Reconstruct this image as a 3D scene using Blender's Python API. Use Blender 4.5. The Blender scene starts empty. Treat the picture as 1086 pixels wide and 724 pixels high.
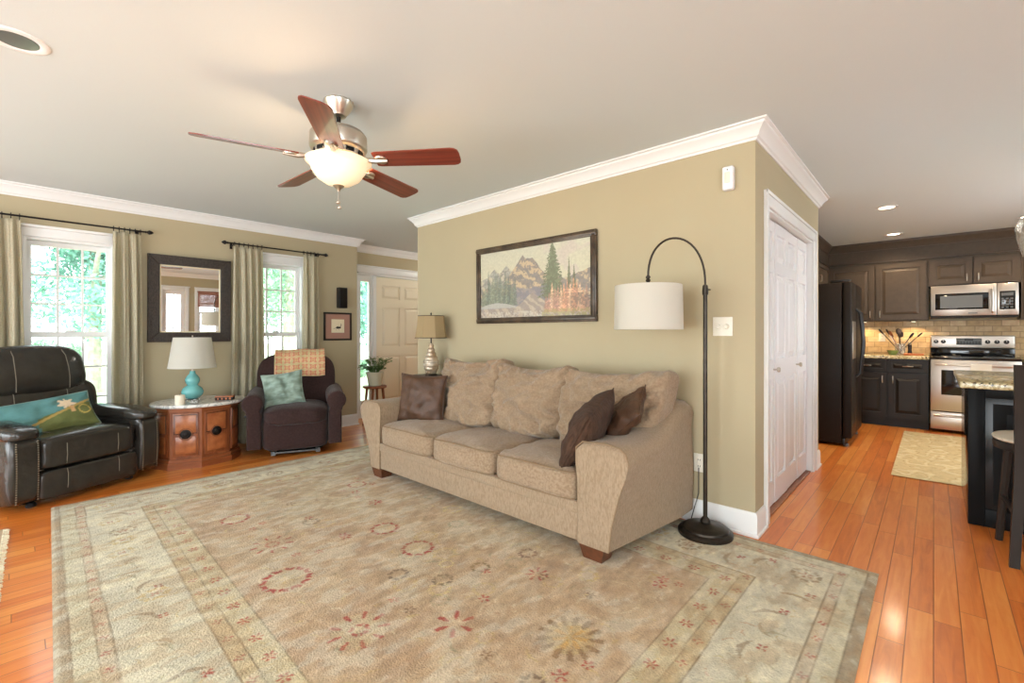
import bpy, bmesh, math, random
import numpy as np
from mathutils import Vector, Matrix, noise, Euler
PI = math.pi
random.seed(7); np.random.seed(7)
sc = bpy.context.scene
COL = sc.collection

# ------------------------------------------------------------------ camera, world, sun, exposure
cam_d = bpy.data.cameras.new('camera'); cam = bpy.data.objects.new('camera', cam_d); COL.objects.link(cam)
cam.location = (0, 0, 1.2); cam.rotation_euler = (PI/2, 0, math.radians(42.5))
cam_d.sensor_width = 36; cam_d.lens = 36*488/1086; cam_d.shift_y = -8.5/1086
cam_d.clip_start = .02; cam_d.clip_end = 300
sc.camera = cam
vs = sc.view_settings
vs.view_transform = 'Standard'; vs.look = 'None'; vs.gamma = 1; vs.use_curve_mapping = False
vs.exposure = -0.04

W = bpy.data.worlds.new('world'); sc.world = W; W.use_nodes = True
wn = W.node_tree.nodes; wl = W.node_tree.links
wn['Background'].inputs['Color'].default_value = (.86, .95, 1.0, 1)
wn['Background'].inputs['Strength'].default_value = 6.6

sun_d = bpy.data.lights.new('sun', 'SUN'); sun_d.energy = 7.0; sun_d.angle = .02; sun_d.color = (1, .95, .85)
sun = bpy.data.objects.new('sun', sun_d); COL.objects.link(sun)
sun.rotation_euler = Vector((-.55, .25, -.9)).to_track_quat('-Z', 'Y').to_euler()

def area(name, loc, aim, sx, sy, power, color):
    d = bpy.data.lights.new(name, 'AREA'); d.shape = 'RECTANGLE'; d.size = sx; d.size_y = sy
    d.energy = power; d.color = color
    o = bpy.data.objects.new(name, d); COL.objects.link(o); o.location = loc
    o.rotation_euler = Vector(aim).to_track_quat('-Z', 'Z').to_euler()
    return o
def point(name, loc, power, color, r=.03, spot=None):
    d = bpy.data.lights.new(name, 'SPOT' if spot else 'POINT'); d.energy = power; d.color = color
    d.shadow_soft_size = r
    if spot: d.spot_size = math.radians(spot); d.spot_blend = .6
    o = bpy.data.objects.new(name, d); COL.objects.link(o); o.location = loc
    return o
FILL_TINT = (.93, .97, 1.0)  # cool tint shared by the added fill lights
area('fill_rear', (-3.9, -3.28, 1.2), (0, 1, .38), 2.3, 2.0, 72, FILL_TINT)  # unseen area lights added behind the camera as even room fill
area('fill_rear', (-.6, -3.28, 1.2), (0, 1, .3), 2.3, 2.0, 72, FILL_TINT)
area('fill_side', (2.42, -.9, 1.2), (-1, 0, 0), 2.3, 2.0, 55, FILL_TINT)  # added fill panel outside the unseen right wall opening
area('fill_kitchen', (2.42, 5.6, 1.45), (-1, 0, 0), 2.0, 1.4, 26, FILL_TINT)  # fill panel added out of view to brighten the kitchen

# ------------------------------------------------------------------ materials
def lin(c):
    return tuple(((x/12.92) if x <= .04045 else ((x+.055)/1.055)**2.4) for x in c)
def S(r, g, b): return lin((r/255, g/255, b/255))+(1,)
def newmat(name):
    m = bpy.data.materials.new(name); m.use_nodes = True
    return m, m.node_tree.nodes, m.node_tree.links, m.node_tree.nodes['Principled BSDF']
def mat(name, c, rough=.5, metal=0, var=0, vscale=8, bump=0, bscale=60, coat=0, sheen=0, emis=None, estr=0, stretch=None, trans=0, ior=1.45, c2=None, vdet=4, bdist=.01):
    m, n, l, p = newmat(name)
    p.inputs['Base Color'].default_value = c; p.inputs['Roughness'].default_value = rough
    p.inputs['Metallic'].default_value = metal; p.inputs['IOR'].default_value = ior
    if coat: p.inputs['Coat Weight'].default_value = coat; p.inputs['Coat Roughness'].default_value = .08
    if sheen: p.inputs['Sheen Weight'].default_value = sheen; p.inputs['Sheen Roughness'].default_value = .4
    if trans: p.inputs['Transmission Weight'].default_value = trans
    if emis: p.inputs['Emission Color'].default_value = emis; p.inputs['Emission Strength'].default_value = estr
    tc = n.new('ShaderNodeTexCoord'); src = tc.outputs['Object']
    if stretch:
        mp = n.new('ShaderNodeMapping'); mp.inputs['Scale'].default_value = stretch
        l.new(src, mp.inputs['Vector']); src = mp.outputs['Vector']
    if var or c2:
        t = n.new('ShaderNodeTexNoise'); t.inputs['Scale'].default_value = vscale; t.inputs['Detail'].default_value = vdet
        l.new(src, t.inputs['Vector'])
        r = n.new('ShaderNodeValToRGB'); r.color_ramp.elements[0].position = .35; r.color_ramp.elements[1].position = .65
        a = c2 if c2 else tuple(x*(1-var) for x in c[:3])+(1,)
        b = c if c2 else tuple(min(1, x*(1+var)) for x in c[:3])+(1,)
        r.color_ramp.elements[0].color = a; r.color_ramp.elements[1].color = b
        l.new(t.outputs['Fac'], r.inputs['Fac']); l.new(r.outputs['Color'], p.inputs['Base Color'])
    if bump:
        t2 = n.new('ShaderNodeTexNoise'); t2.inputs['Scale'].default_value = bscale; t2.inputs['Detail'].default_value = 3
        l.new(src, t2.inputs['Vector'])
        bp = n.new('ShaderNodeBump'); bp.inputs['Strength'].default_value = bump; bp.inputs['Distance'].default_value = bdist
        l.new(t2.outputs['Fac'], bp.inputs['Height']); l.new(bp.outputs['Normal'], p.inputs['Normal'])
    return m
def vcmat(name, rough=.8, bump=0, bscale=200, var=0, vscale=60, coat=0, sheen=0, bdist=.004):
    m, n, l, p = newmat(name)
    p.inputs['Roughness'].default_value = rough
    if coat: p.inputs['Coat Weight'].default_value = coat
    if sheen: p.inputs['Sheen Weight'].default_value = sheen
    a = n.new('ShaderNodeVertexColor'); a.layer_name = 'pattern'; out = a.outputs['Color']
    tc = n.new('ShaderNodeTexCoord')
    if var:
        t = n.new('ShaderNodeTexNoise'); t.inputs['Scale'].default_value = vscale; t.inputs['Detail'].default_value = 5
        l.new(tc.outputs['Object'], t.inputs['Vector'])
        mr = n.new('ShaderNodeMapRange'); mr.inputs['From Min'].default_value = .3; mr.inputs['From Max'].default_value = .7
        mr.inputs['To Min'].default_value = 1-var; mr.inputs['To Max'].default_value = 1+var
        l.new(t.outputs['Fac'], mr.inputs['Value'])
        mx = n.new('ShaderNodeVectorMath'); mx.operation = 'SCALE'
        l.new(out, mx.inputs[0]); l.new(mr.outputs['Result'], mx.inputs['Scale']); out = mx.outputs['Vector']
    l.new(out, p.inputs['Base Color'])
    if bump:
        t2 = n.new('ShaderNodeTexNoise'); t2.inputs['Scale'].default_value = bscale
        l.new(tc.outputs['Object'], t2.inputs['Vector'])
        bp = n.new('ShaderNodeBump'); bp.inputs['Strength'].default_value = bump; bp.inputs['Distance'].default_value = bdist
        l.new(t2.outputs['Fac'], bp.inputs['Height']); l.new(bp.outputs['Normal'], p.inputs['Normal'])
    return m
def mathn(n, l, op, a, b=None, c=None):
    q = n.new('ShaderNodeMath'); q.operation = op
    for i, v in enumerate((a, b, c)):
        if v is None: continue
        if isinstance(v, (int, float)): q.inputs[i].default_value = v
        else: l.new(v, q.inputs[i])
    return q.outputs[0]
def wood_floor():
    m, n, l, p = newmat('oak floor')
    g = n.new('ShaderNodeNewGeometry'); s = n.new('ShaderNodeSeparateXYZ'); l.new(g.outputs['Position'], s.inputs[0])
    x, y = s.outputs['X'], s.outputs['Y']
    pw, pl = .083, .95
    u = mathn(n, l, 'DIVIDE', x, pw); row = mathn(n, l, 'FLOOR', u)
    wn1 = n.new('ShaderNodeTexWhiteNoise'); wn1.noise_dimensions = '1D'; l.new(row, wn1.inputs['W'])
    off = mathn(n, l, 'MULTIPLY', wn1.outputs['Value'], 7.3)
    v = mathn(n, l, 'ADD', mathn(n, l, 'DIVIDE', y, pl), off); colr = mathn(n, l, 'FLOOR', v)
    cb = n.new('ShaderNodeCombineXYZ'); l.new(row, cb.inputs[0]); l.new(colr, cb.inputs[1])
    wn2 = n.new('ShaderNodeTexWhiteNoise'); wn2.noise_dimensions = '2D'; l.new(cb.outputs[0], wn2.inputs['Vector'])
    mp = n.new('ShaderNodeMapping'); mp.inputs['Scale'].default_value = (26, 2.2, 1)
    l.new(g.outputs['Position'], mp.inputs['Vector'])
    addv = n.new('ShaderNodeVectorMath'); addv.operation = 'ADD'; l.new(mp.outputs['Vector'], addv.inputs[0])
    sc2 = n.new('ShaderNodeVectorMath'); sc2.operation = 'SCALE'; l.new(wn2.outputs['Color'], sc2.inputs[0]); sc2.inputs['Scale'].default_value = 30
    l.new(sc2.outputs['Vector'], addv.inputs[1])
    t = n.new('ShaderNodeTexNoise'); t.inputs['Scale'].default_value = 1.4; t.inputs['Detail'].default_value = 6; t.inputs['Distortion'].default_value = .8
    l.new(addv.outputs['Vector'], t.inputs['Vector'])
    f = mathn(n, l, 'ADD', mathn(n, l, 'MULTIPLY', wn2.outputs['Value'], .46), mathn(n, l, 'MULTIPLY', t.outputs['Fac'], .72))
    r = n.new('ShaderNodeValToRGB'); e = r.color_ramp.elements
    e[0].position = .15; e[0].color = FLOOR_C[0]; e[1].position = .95; e[1].color = FLOOR_C[2]
    q = e.new(.5); q.color = FLOOR_C[1]
    l.new(f, r.inputs['Fac'])
    # seams
    fu = mathn(n, l, 'FRACT', u); fv = mathn(n, l, 'FRACT', v)
    du = mathn(n, l, 'MINIMUM', fu, mathn(n, l, 'SUBTRACT', 1.0, fu))
    dv = mathn(n, l, 'MULTIPLY', mathn(n, l, 'MINIMUM', fv, mathn(n, l, 'SUBTRACT', 1.0, fv)), pl/pw)
    d = mathn(n, l, 'MINIMUM', du, dv)
    mr = n.new('ShaderNodeMapRange'); mr.inputs['From Min'].default_value = .008; mr.inputs['From Max'].default_value = .03
    l.new(d, mr.inputs['Value'])
    mx = n.new('ShaderNodeMix'); mx.data_type = 'RGBA'
    l.new(mr.outputs['Result'], mx.inputs['Factor']); mx.inputs[6].default_value = S(150, 80, 38); l.new(r.outputs['Color'], mx.inputs[7])
    l.new(mx.outputs[2], p.inputs['Base Color'])
    bp = n.new('ShaderNodeBump'); bp.inputs['Strength'].default_value = .5; bp.inputs['Distance'].default_value = .002
    h = mathn(n, l, 'ADD', mr.outputs['Result'], mathn(n, l, 'MULTIPLY', wn2.outputs['Value'], .5))
    tb = n.new('ShaderNodeTexNoise'); tb.inputs['Scale'].default_value = 9; l.new(g.outputs['Position'], tb.inputs['Vector'])
    h = mathn(n, l, 'ADD', h, mathn(n, l, 'MULTIPLY', tb.outputs['Fac'], 1.2))
    l.new(h, bp.inputs['Height']); l.new(bp.outputs['Normal'], p.inputs['Normal'])
    p.inputs['Roughness'].default_value = .36; p.inputs['Coat Weight'].default_value = .5; p.inputs['Coat Roughness'].default_value = .13
    return m
FLOOR_C = (S(176, 84, 24), S(216, 120, 44), S(238, 160, 80))
def tile_mat():
    m, n, l, p = newmat('travertine tile')
    tc = n.new('ShaderNodeTexCoord'); mp = n.new('ShaderNodeMapping'); mp.inputs['Rotation'].default_value = (PI/2, 0, 0)
    l.new(tc.outputs['Object'], mp.inputs['Vector'])
    b = n.new('ShaderNodeTexBrick'); l.new(mp.outputs['Vector'], b.inputs['Vector'])
    b.inputs['Scale'].default_value = 1; b.inputs['Brick Width'].default_value = .155; b.inputs['Row Height'].default_value = .072
    b.inputs['Mortar Size'].default_value = .003; b.inputs['Color1'].default_value = S(214, 188, 146); b.inputs['Color2'].default_value = S(186, 154, 108)
    b.inputs['Mortar'].default_value = S(150, 124, 88); b.inputs['Bias'].default_value = -.1
    t = n.new('ShaderNodeTexNoise'); t.inputs['Scale'].default_value = 18; t.inputs['Detail'].default_value = 5; l.new(mp.outputs['Vector'], t.inputs['Vector'])
    mx = n.new('ShaderNodeMix'); mx.data_type = 'RGBA'; mx.blend_type = 'OVERLAY'; mx.inputs['Factor'].default_value = .45
    l.new(b.outputs['Color'], mx.inputs[6]); l.new(t.outputs['Fac'], mx.inputs[7]); l.new(mx.outputs[2], p.inputs['Base Color'])
    bp = n.new('ShaderNodeBump'); bp.inputs['Strength'].default_value = .5; bp.inputs['Distance'].default_value = .003; bp.invert = True
    l.new(b.outputs['Fac'], bp.inputs['Height']); l.new(bp.outputs['Normal'], p.inputs['Normal'])
    p.inputs['Roughness'].default_value = .45
    return m
def pane_mat():
    m, n, l, p = newmat('window glass')
    n.remove(p); out = n['Material Output']
    tr = n.new('ShaderNodeBsdfTransparent'); gl = n.new('ShaderNodeBsdfGlossy'); gl.inputs['Roughness'].default_value = .02
    fr = n.new('ShaderNodeFresnel'); fr.inputs['IOR'].default_value = 1.4
    mx = n.new('ShaderNodeMixShader'); l.new(fr.outputs[0], mx.inputs[0]); l.new(tr.outputs[0], mx.inputs[1]); l.new(gl.outputs[0], mx.inputs[2])
    l.new(mx.outputs[0], out.inputs['Surface'])
    return m
def granite():
    m, n, l, p = newmat('speckled granite')
    tc = n.new('ShaderNodeTexCoord')
    v = n.new('ShaderNodeTexVoronoi'); v.inputs['Scale'].default_value = 85; l.new(tc.outputs['Object'], v.inputs['Vector'])
    t = n.new('ShaderNodeTexNoise'); t.inputs['Scale'].default_value = 30; t.inputs['Detail'].default_value = 6; l.new(tc.outputs['Object'], t.inputs['Vector'])
    f = mathn(n, l, 'ADD', mathn(n, l, 'MULTIPLY', v.outputs['Color'], .5), mathn(n, l, 'MULTIPLY', t.outputs['Fac'], .5))
    r = n.new('ShaderNodeValToRGB'); e = r.color_ramp.elements
    e[0].position = .27; e[0].color = S(60, 52, 40); e[1].position = .62; e[1].color = S(222, 212, 172)
    q = e.new(.42); q.color = S(176, 156, 108)
    l.new(f, r.inputs['Fac']); l.new(r.outputs['Color'], p.inputs['Base Color']); p.inputs['Roughness'].default_value = .12
    return m
def marble():
    m, n, l, p = newmat('white marble')
    tc = n.new('ShaderNodeTexCoord')
    t = n.new('ShaderNodeTexNoise'); t.inputs['Scale'].default_value = 5; t.inputs['Detail'].default_value = 8; t.inputs['Distortion'].default_value = 2.5
    l.new(tc.outputs['Object'], t.inputs['Vector'])
    r = n.new('ShaderNodeValToRGB'); e = r.color_ramp.elements
    e[0].position = .44; e[0].color = S(222, 222, 218); e[1].position = .56; e[1].color = S(228, 227, 222); q = e.new(.5); q.color = S(176, 178, 178)
    l.new(t.outputs['Fac'], r.inputs['Fac']); l.new(r.outputs['Color'], p.inputs['Base Color']); p.inputs['Roughness'].default_value = .18
    return m
def brushed(name, c, rough=.28, axis=(1, 1, 80)):
    m, n, l, p = newmat(name)
    p.inputs['Base Color'].default_value = c; p.inputs['Metallic'].default_value = 1
    tc = n.new('ShaderNodeTexCoord'); mp = n.new('ShaderNodeMapping'); mp.inputs['Scale'].default_value = axis; l.new(tc.outputs['Object'], mp.inputs['Vector'])
    t = n.new('ShaderNodeTexNoise'); t.inputs['Scale'].default_value = 6; t.inputs['Detail'].default_value = 3; l.new(mp.outputs['Vector'], t.inputs['Vector'])
    mr = n.new('ShaderNodeMapRange'); mr.inputs['To Min'].default_value = rough-.07; mr.inputs['To Max'].default_value = rough+.1
    l.new(t.outputs['Fac'], mr.inputs['Value']); l.new(mr.outputs['Result'], p.inputs['Roughness'])
    return m
def shade_mat(name, c, k=.55):
    m, n, l, p = newmat(name); out = n['Material Output']
    p.inputs['Base Color'].default_value = c; p.inputs['Roughness'].default_value = .9
    tc = n.new('ShaderNodeTexCoord'); t = n.new('ShaderNodeTexNoise'); t.inputs['Scale'].default_value = 250; l.new(tc.outputs['Object'], t.inputs['Vector'])
    bp = n.new('ShaderNodeBump'); bp.inputs['Strength'].default_value = .25; bp.inputs['Distance'].default_value = .002
    l.new(t.outputs['Fac'], bp.inputs['Height']); l.new(bp.outputs['Normal'], p.inputs['Normal'])
    tl = n.new('ShaderNodeBsdfTranslucent'); tl.inputs['Color'].default_value = c
    mx = n.new('ShaderNodeMixShader'); mx.inputs[0].default_value = k
    l.new(p.outputs[0], mx.inputs[1]); l.new(tl.outputs[0], mx.inputs[2]); l.new(mx.outputs[0], out.inputs['Surface'])
    return m
def curtain_mat():
    m, n, l, p = newmat('sage curtain cloth'); out = n['Material Output']
    tc = n.new('ShaderNodeTexCoord'); mp = n.new('ShaderNodeMapping'); mp.inputs['Scale'].default_value = (1, 1, 1); l.new(tc.outputs['Object'], mp.inputs['Vector'])
    t = n.new('ShaderNodeTexNoise'); t.inputs['Scale'].default_value = 120; t.inputs['Detail'].default_value = 4; l.new(mp.outputs['Vector'], t.inputs['Vector'])
    r = n.new('ShaderNodeValToRGB'); e = r.color_ramp.elements; e[0].position = .3; e[1].position = .7
    e[0].color = S(184, 174, 146); e[1].color = S(212, 204, 178)
    l.new(t.outputs['Fac'], r.inputs['Fac']); l.new(r.outputs['Color'], p.inputs['Base Color']); p.inputs['Roughness'].default_value = .8
    p.inputs['Sheen Weight'].default_value = .3
    tl = n.new('ShaderNodeBsdfTranslucent'); tl.inputs['Color'].default_value = S(200, 196, 150)
    mx = n.new('ShaderNodeMixShader'); mx.inputs[0].default_value = .3
    l.new(p.outputs[0], mx.inputs[1]); l.new(tl.outputs[0], mx.inputs[2]); l.new(mx.outputs[0], out.inputs['Surface'])
    return m
def leaf_mat(name, c):
    m, n, l, p = newmat(name); out = n['Material Output']
    g = n.new('ShaderNodeNewGeometry'); r = n.new('ShaderNodeValToRGB')
    r.color_ramp.elements[0].color = tuple(x*.7 for x in c[:3])+(1,); r.color_ramp.elements[1].color = tuple(min(1, x*1.5) for x in c[:3])+(1,)
    l.new(g.outputs['Random Per Island'], r.inputs['Fac']); l.new(r.outputs['Color'], p.inputs['Base Color']); p.inputs['Roughness'].default_value = .5
    tl = n.new('ShaderNodeBsdfTranslucent'); l.new(r.outputs['Color'], tl.inputs['Color'])
    mx = n.new('ShaderNodeMixShader'); mx.inputs[0].default_value = .4
    l.new(p.outputs[0], mx.inputs[1]); l.new(tl.outputs[0], mx.inputs[2]); l.new(mx.outputs[0], out.inputs['Surface'])
    return m

M = {}
M['wall'] = mat('olive beige wall paint', S(180, 168, 138), .75, var=.02, vscale=1.5, bump=.06, bscale=220)
M['ceil'] = mat('ceiling paint', S(210, 219, 220), .9, bump=.08, bscale=160)
M['trim'] = mat('white trim paint', S(232, 233, 232), .35)
M['doorw'] = mat('white door paint', S(236, 236, 238), .38)
M['doorc'] = mat('cream door paint', S(232, 222, 198), .4)
M['floor'] = wood_floor()
M['tile'] = tile_mat()
M['pane'] = pane_mat()
M['granite'] = granite()
M['marble'] = marble()
M['steel'] = brushed('stainless steel', S(205, 196, 186), .3, (1, 1, 60))
M['nickel'] = brushed('brushed nickel', S(198, 190, 178), .30, (1, 1, 1))
M['bronze'] = mat('dark bronze metal', S(62, 56, 50), .38, metal=.8, var=.15, vscale=30)
M['iron'] = mat('black iron', S(34, 31, 30), .45, metal=.6)
M['cab'] = mat('espresso cabinet paint', S(86, 75, 64), .36, var=.06, vscale=20)
M['cabd'] = mat('black brown cabinet paint', S(42, 36, 31), .38, var=.05, vscale=20)
M['lacq'] = mat('glossy black island paint', S(26, 27, 27), .13)
M['blackp'] = mat('black plastic', S(26, 25, 26), .35)
M['fridge'] = mat('textured black appliance', S(30, 25, 22), .4, bump=.12, bscale=260, var=.06, vscale=30)
M['bglass'] = mat('black glass', S(14, 14, 16), .05, coat=.5)
M['chen'] = mat('tan chenille', S(162, 141, 117), .9, c2=S(144, 124, 100), vscale=120, bump=.7, bscale=170, sheen=.25, stretch=(1, 1, .35), bdist=.006)
M['chenc'] = mat('tan chenille cushion', S(164, 142, 117), .9, c2=S(144, 122, 98), vscale=70, bump=.6, bscale=190, sheen=.3)
M['pipe'] = mat('tan piping', S(136, 114, 88), .85)
M['footw'] = mat('dark walnut', S(92, 54, 34), .35, var=.2, vscale=30)
M['brleath'] = mat('brown leather', S(80, 56, 40), .5, var=.2, vscale=14, bump=.35, bscale=60)
M['brvel'] = mat('brown ribbed cloth', S(72, 52, 40), .85, var=.35, vscale=30, bump=.9, bscale=40, stretch=(6, 1, .6), sheen=.05)
M['leather'] = mat('espresso leather', S(46, 43, 39), .25, var=.15, vscale=9, bump=.45, bscale=26, coat=.3)
M['stitch'] = mat('contrast stitching', S(120, 112, 98), .7)
M['nail'] = mat('nail heads', S(170, 160, 140), .35, metal=.9)
M['brvelour'] = mat('dark brown slipcover', S(58, 42, 40), .95, var=.15, vscale=60, bump=.4, bscale=160, sheen=.15)
M['tealv'] = mat('teal cut velvet', S(150, 172, 160), .6, c2=S(112, 132, 118), vscale=9, bump=.3, bscale=90, sheen=.3, stretch=(1, 1, 3))
M['wood'] = mat('cherry veneer', S(150, 88, 52), .3, c2=S(122, 66, 38), vscale=5, stretch=(6, 6, 1), coat=.2)
M['woodp'] = mat('cherry moulding', S(148, 86, 50), .3, c2=S(128, 70, 40), vscale=3, stretch=(1, 1, 14), coat=.2)
M['burl'] = mat('burl panel', S(180, 110, 64), .3, c2=S(148, 82, 46), vscale=16, coat=.2)
M['blade'] = mat('cherry fan blade', S(138, 62, 44), .32, c2=S(104, 42, 32), vscale=3, stretch=(.5, 14, 1), coat=.6)
M['frame'] = mat('dark woven frame', S(68, 58, 50), .5, c2=S(38, 32, 28), vscale=60, bump=.7, bscale=90, stretch=(1, 2, 1))
M['pframe'] = mat('antique wood frame', S(88, 72, 54), .4, c2=S(52, 40, 30), vscale=12, coat=.2)
M['bframe'] = mat('black wood frame', S(36, 30, 26), .4)
M['mirror'] = mat('mirror silver', (.92, .93, .92, 1), .01, metal=1)
M['teal'] = mat('teal glazed ceramic', S(110, 178, 178), .12, var=.08, vscale=6, coat=.5)
M['acryl'] = mat('clear acrylic', (.95, .97, .97, 1), .05, trans=.85)
M['shadew'] = shade_mat('white linen shade', S(236, 234, 226))
M['shadet'] = shade_mat('tan linen shade', S(190, 168, 128), .35)
M['curtain'] = curtain_mat()
M['silver'] = mat('aged silver ceramic', S(176, 150, 118), .25, c2=S(206, 196, 180), vscale=12, metal=.4)
M['wax'] = mat('ivory wax', S(236, 228, 208), .5)
M['pot'] = mat('cream pot', S(208, 208, 184), .45)
M['soil'] = mat('soil', S(60, 44, 32), .95, bump=.8, bscale=80)
M['leaf'] = leaf_mat('houseplant leaf', S(88, 124, 62))
M['stool'] = mat('reddish stool wood', S(140, 84, 54), .4, var=.15, vscale=20)
M['plate'] = mat('ivory plastic', S(232, 228, 214), .4)
M['wplast'] = mat('white plastic', S(236, 236, 238), .4)
M['mat1'] = mat('mauve picture mat', S(168, 128, 112), .8)
M['paper'] = mat('cream paper', S(228, 218, 188), .8)
M['seatc'] = mat('light seat cloth', S(206, 196, 176), .8, bump=.3, bscale=200)
M['led'] = mat('glowing lamp', (1, .9, .7, 1), .5, emis=(1, .86, .62, 1), estr=7)
M['bowl'] = mat('frosted light bowl', (1, .9, .72, 1), .35, emis=(1, .70, .36, 1), estr=.45)
M['cloth'] = mat('white dish towel', S(222, 218, 206), .9, bump=.3, bscale=200)
M['grass'] = mat('lawn grass', S(176, 192, 150), .95, var=.15, vscale=1.2, bump=.5, bscale=30)
M['bark'] = mat('tree bark', S(168, 164, 150), .9, bump=1, bscale=14, var=.2)
M['leafa'] = leaf_mat('pale tree leaf', S(150, 184, 158)); M['leafb'] = leaf_mat('blue green tree leaf', S(130, 174, 162))
M['shaker'] = mat('dark utensil', S(40, 26, 22), .4)
M['orange'] = mat('orange wood board', S(190, 110, 62), .5)
M['greeng'] = mat('green glass bowl', S(120, 140, 80), .15)
M['glassp'] = mat('clear pendant glass', (1, .97, .93, 1), .03, trans=.95)
M['bamboo'] = mat('bamboo blind', S(120, 66, 48), .7, c2=S(168, 112, 84), vscale=30, stretch=(.2, .2, 3))
M['display'] = mat('grey display', S(96, 98, 98), .3)
M['hall'] = M['wall']

M['facef'] = mat('black island face paint', S(24, 24, 24), .35)
for k_ in ('cab', 'cabd', 'fridge', 'facef', 'chen', 'chenc', 'brvel', 'brvelour'): M[k_].node_tree.nodes['Principled BSDF'].inputs['Specular IOR Level'].default_value = .22
M['lacq'].node_tree.nodes['Principled BSDF'].inputs['Specular IOR Level'].default_value = .3; M['facef'].node_tree.nodes['Principled BSDF'].inputs['Specular IOR Level'].default_value = .08
# ------------------------------------------------------------------ mesh helpers
def tag(o, label=None, cat=None, group=None, kind=None):
    if label: o['label'] = label
    if cat: o['category'] = cat
    if group: o['group'] = group
    if kind: o['kind'] = kind
    return o
def thing(name, label, cat, loc=(0, 0, 0), rz=0, group=None):
    o = bpy.data.objects.new(name, None); COL.objects.link(o); o.location = loc; o.rotation_euler = (0, 0, rz)
    o.empty_display_size = .1
    return tag(o, label, cat, group)
def obj(name, bm, m, parent=None, ang=35, loc=None, rot=None, label=None):
    me = bpy.data.meshes.new(name)
    bmesh.ops.recalc_face_normals(bm, faces=bm.faces[:])
    bm.to_mesh(me); bm.free()
    me.shade_smooth()
    if ang < 180: me.set_sharp_from_angle(angle=math.radians(ang))
    if m: me.materials.append(m)
    o = bpy.data.objects.new(name, me); COL.objects.link(o)
    if parent: o.parent = parent
    if loc: o.location = loc
    if rot: o.rotation_euler = rot
    if label: o['label'] = label
    return o
def struct(name, bm, m, parent=None, **k):
    o = obj(name, bm, m, parent, **k); o['kind'] = 'structure' if not parent else o.get('kind', 'structure')
    return o
def dup(root, loc, rz, label, group=None):
    r = root.copy(); COL.objects.link(r); r.location = loc; r.rotation_euler = (0, 0, rz); r['label'] = label
    if group: r['group'] = group
    for ch in list(root.children):
        c = ch.copy(); COL.objects.link(c); c.parent = r
        for g in list(ch.children):
            d = g.copy(); COL.objects.link(d); d.parent = c
    return r
NB = bmesh.new
def box(bm, x0, x1, y0, y1, z0, z1, bev=0, seg=2):
    r = bmesh.ops.create_cube(bm, size=1)
    for v in r['verts']:
        v.co = Vector(((x0+x1)/2+v.co.x*(x1-x0), (y0+y1)/2+v.co.y*(y1-y0), (z0+z1)/2+v.co.z*(z1-z0)))
    if bev:
        es = list({e for v in r['verts'] for e in v.link_edges})
        bmesh.ops.bevel(bm, geom=es, offset=bev, segments=seg, affect='EDGES', profile=.5)
    return bm
def B(*a, **k): return box(NB(), *a, **k)
def ringfaces(bm, a, b, closed=True):
    n = len(a)
    for i in range(n if closed else n-1):
        try: bm.faces.new((a[i], a[(i+1) % n], b[(i+1) % n], b[i]))
        except ValueError: pass
def loft(bm, secs, caps=True, closed=True, loop=False):
    rs = [[bm.verts.new(p) for p in s] for s in secs]
    for a, b in zip(rs, rs[1:]): ringfaces(bm, a, b, closed)
    if loop: ringfaces(bm, rs[-1], rs[0], closed)
    elif caps:
        bm.faces.new(rs[0][::-1]); bm.faces.new(rs[-1])
    return bm
def lathe(bm, prof, c=(0, 0, 0), n=32, caps=True):
    secs = []
    for r, z in prof:
        r = max(r, .0004)
        secs.append([(c[0]+r*math.cos(2*PI*i/n), c[1]+r*math.sin(2*PI*i/n), c[2]+z) for i in range(n)])
    return loft(bm, secs, caps)
def tube(bm, pts, r, n=8, loop=False):
    pts = [Vector(p) for p in pts]; secs = []; m = len(pts); up = None
    for i, p in enumerate(pts):
        if loop: d = pts[(i+1) % m]-pts[i-1]
        else: d = pts[min(i+1, m-1)]-pts[max(i-1, 0)]
        d.normalize()
        if up is None:
            up = Vector((0, 0, 1)) if abs(d.z) < .9 else Vector((1, 0, 0))
        a = (up-d*up.dot(d)).normalized(); b = d.cross(a); up = a
        rr = r[i] if isinstance(r, (list, tuple)) else r
        secs.append([tuple(p+(a*math.cos(2*PI*k/n)+b*math.sin(2*PI*k/n))*rr) for k in range(n)])
    return loft(bm, secs, True, True, loop)
def sweep(bm, path, prof, side=1):
    """profile [(out, z)] carried along a 2D path with mitred corners"""
    P = [Vector(p) for p in path]; secs = []
    for i, p in enumerate(P):
        ns = []
        for a, b in ((i-1, i), (i, i+1)):
            if a < 0 or b >= len(P): continue
            d = (P[b]-P[a]).normalized(); ns.append(Vector((-d.y, d.x))*side)
        if len(ns) == 2:
            s = ns[0]+ns[1]; s = s/max(.2, s.length_squared)*2
            o = s
        else: o = ns[0]
        secs.append([(p.x+o.x*q[0], p.y+o.y*q[0], q[1]) for q in prof])
    return loft(bm, secs)
def prism(bm, pts, z0, z1):
    return loft(bm, [[(x, y, z0) for x, y in pts], [(x, y, z1) for x, y in pts]])
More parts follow.
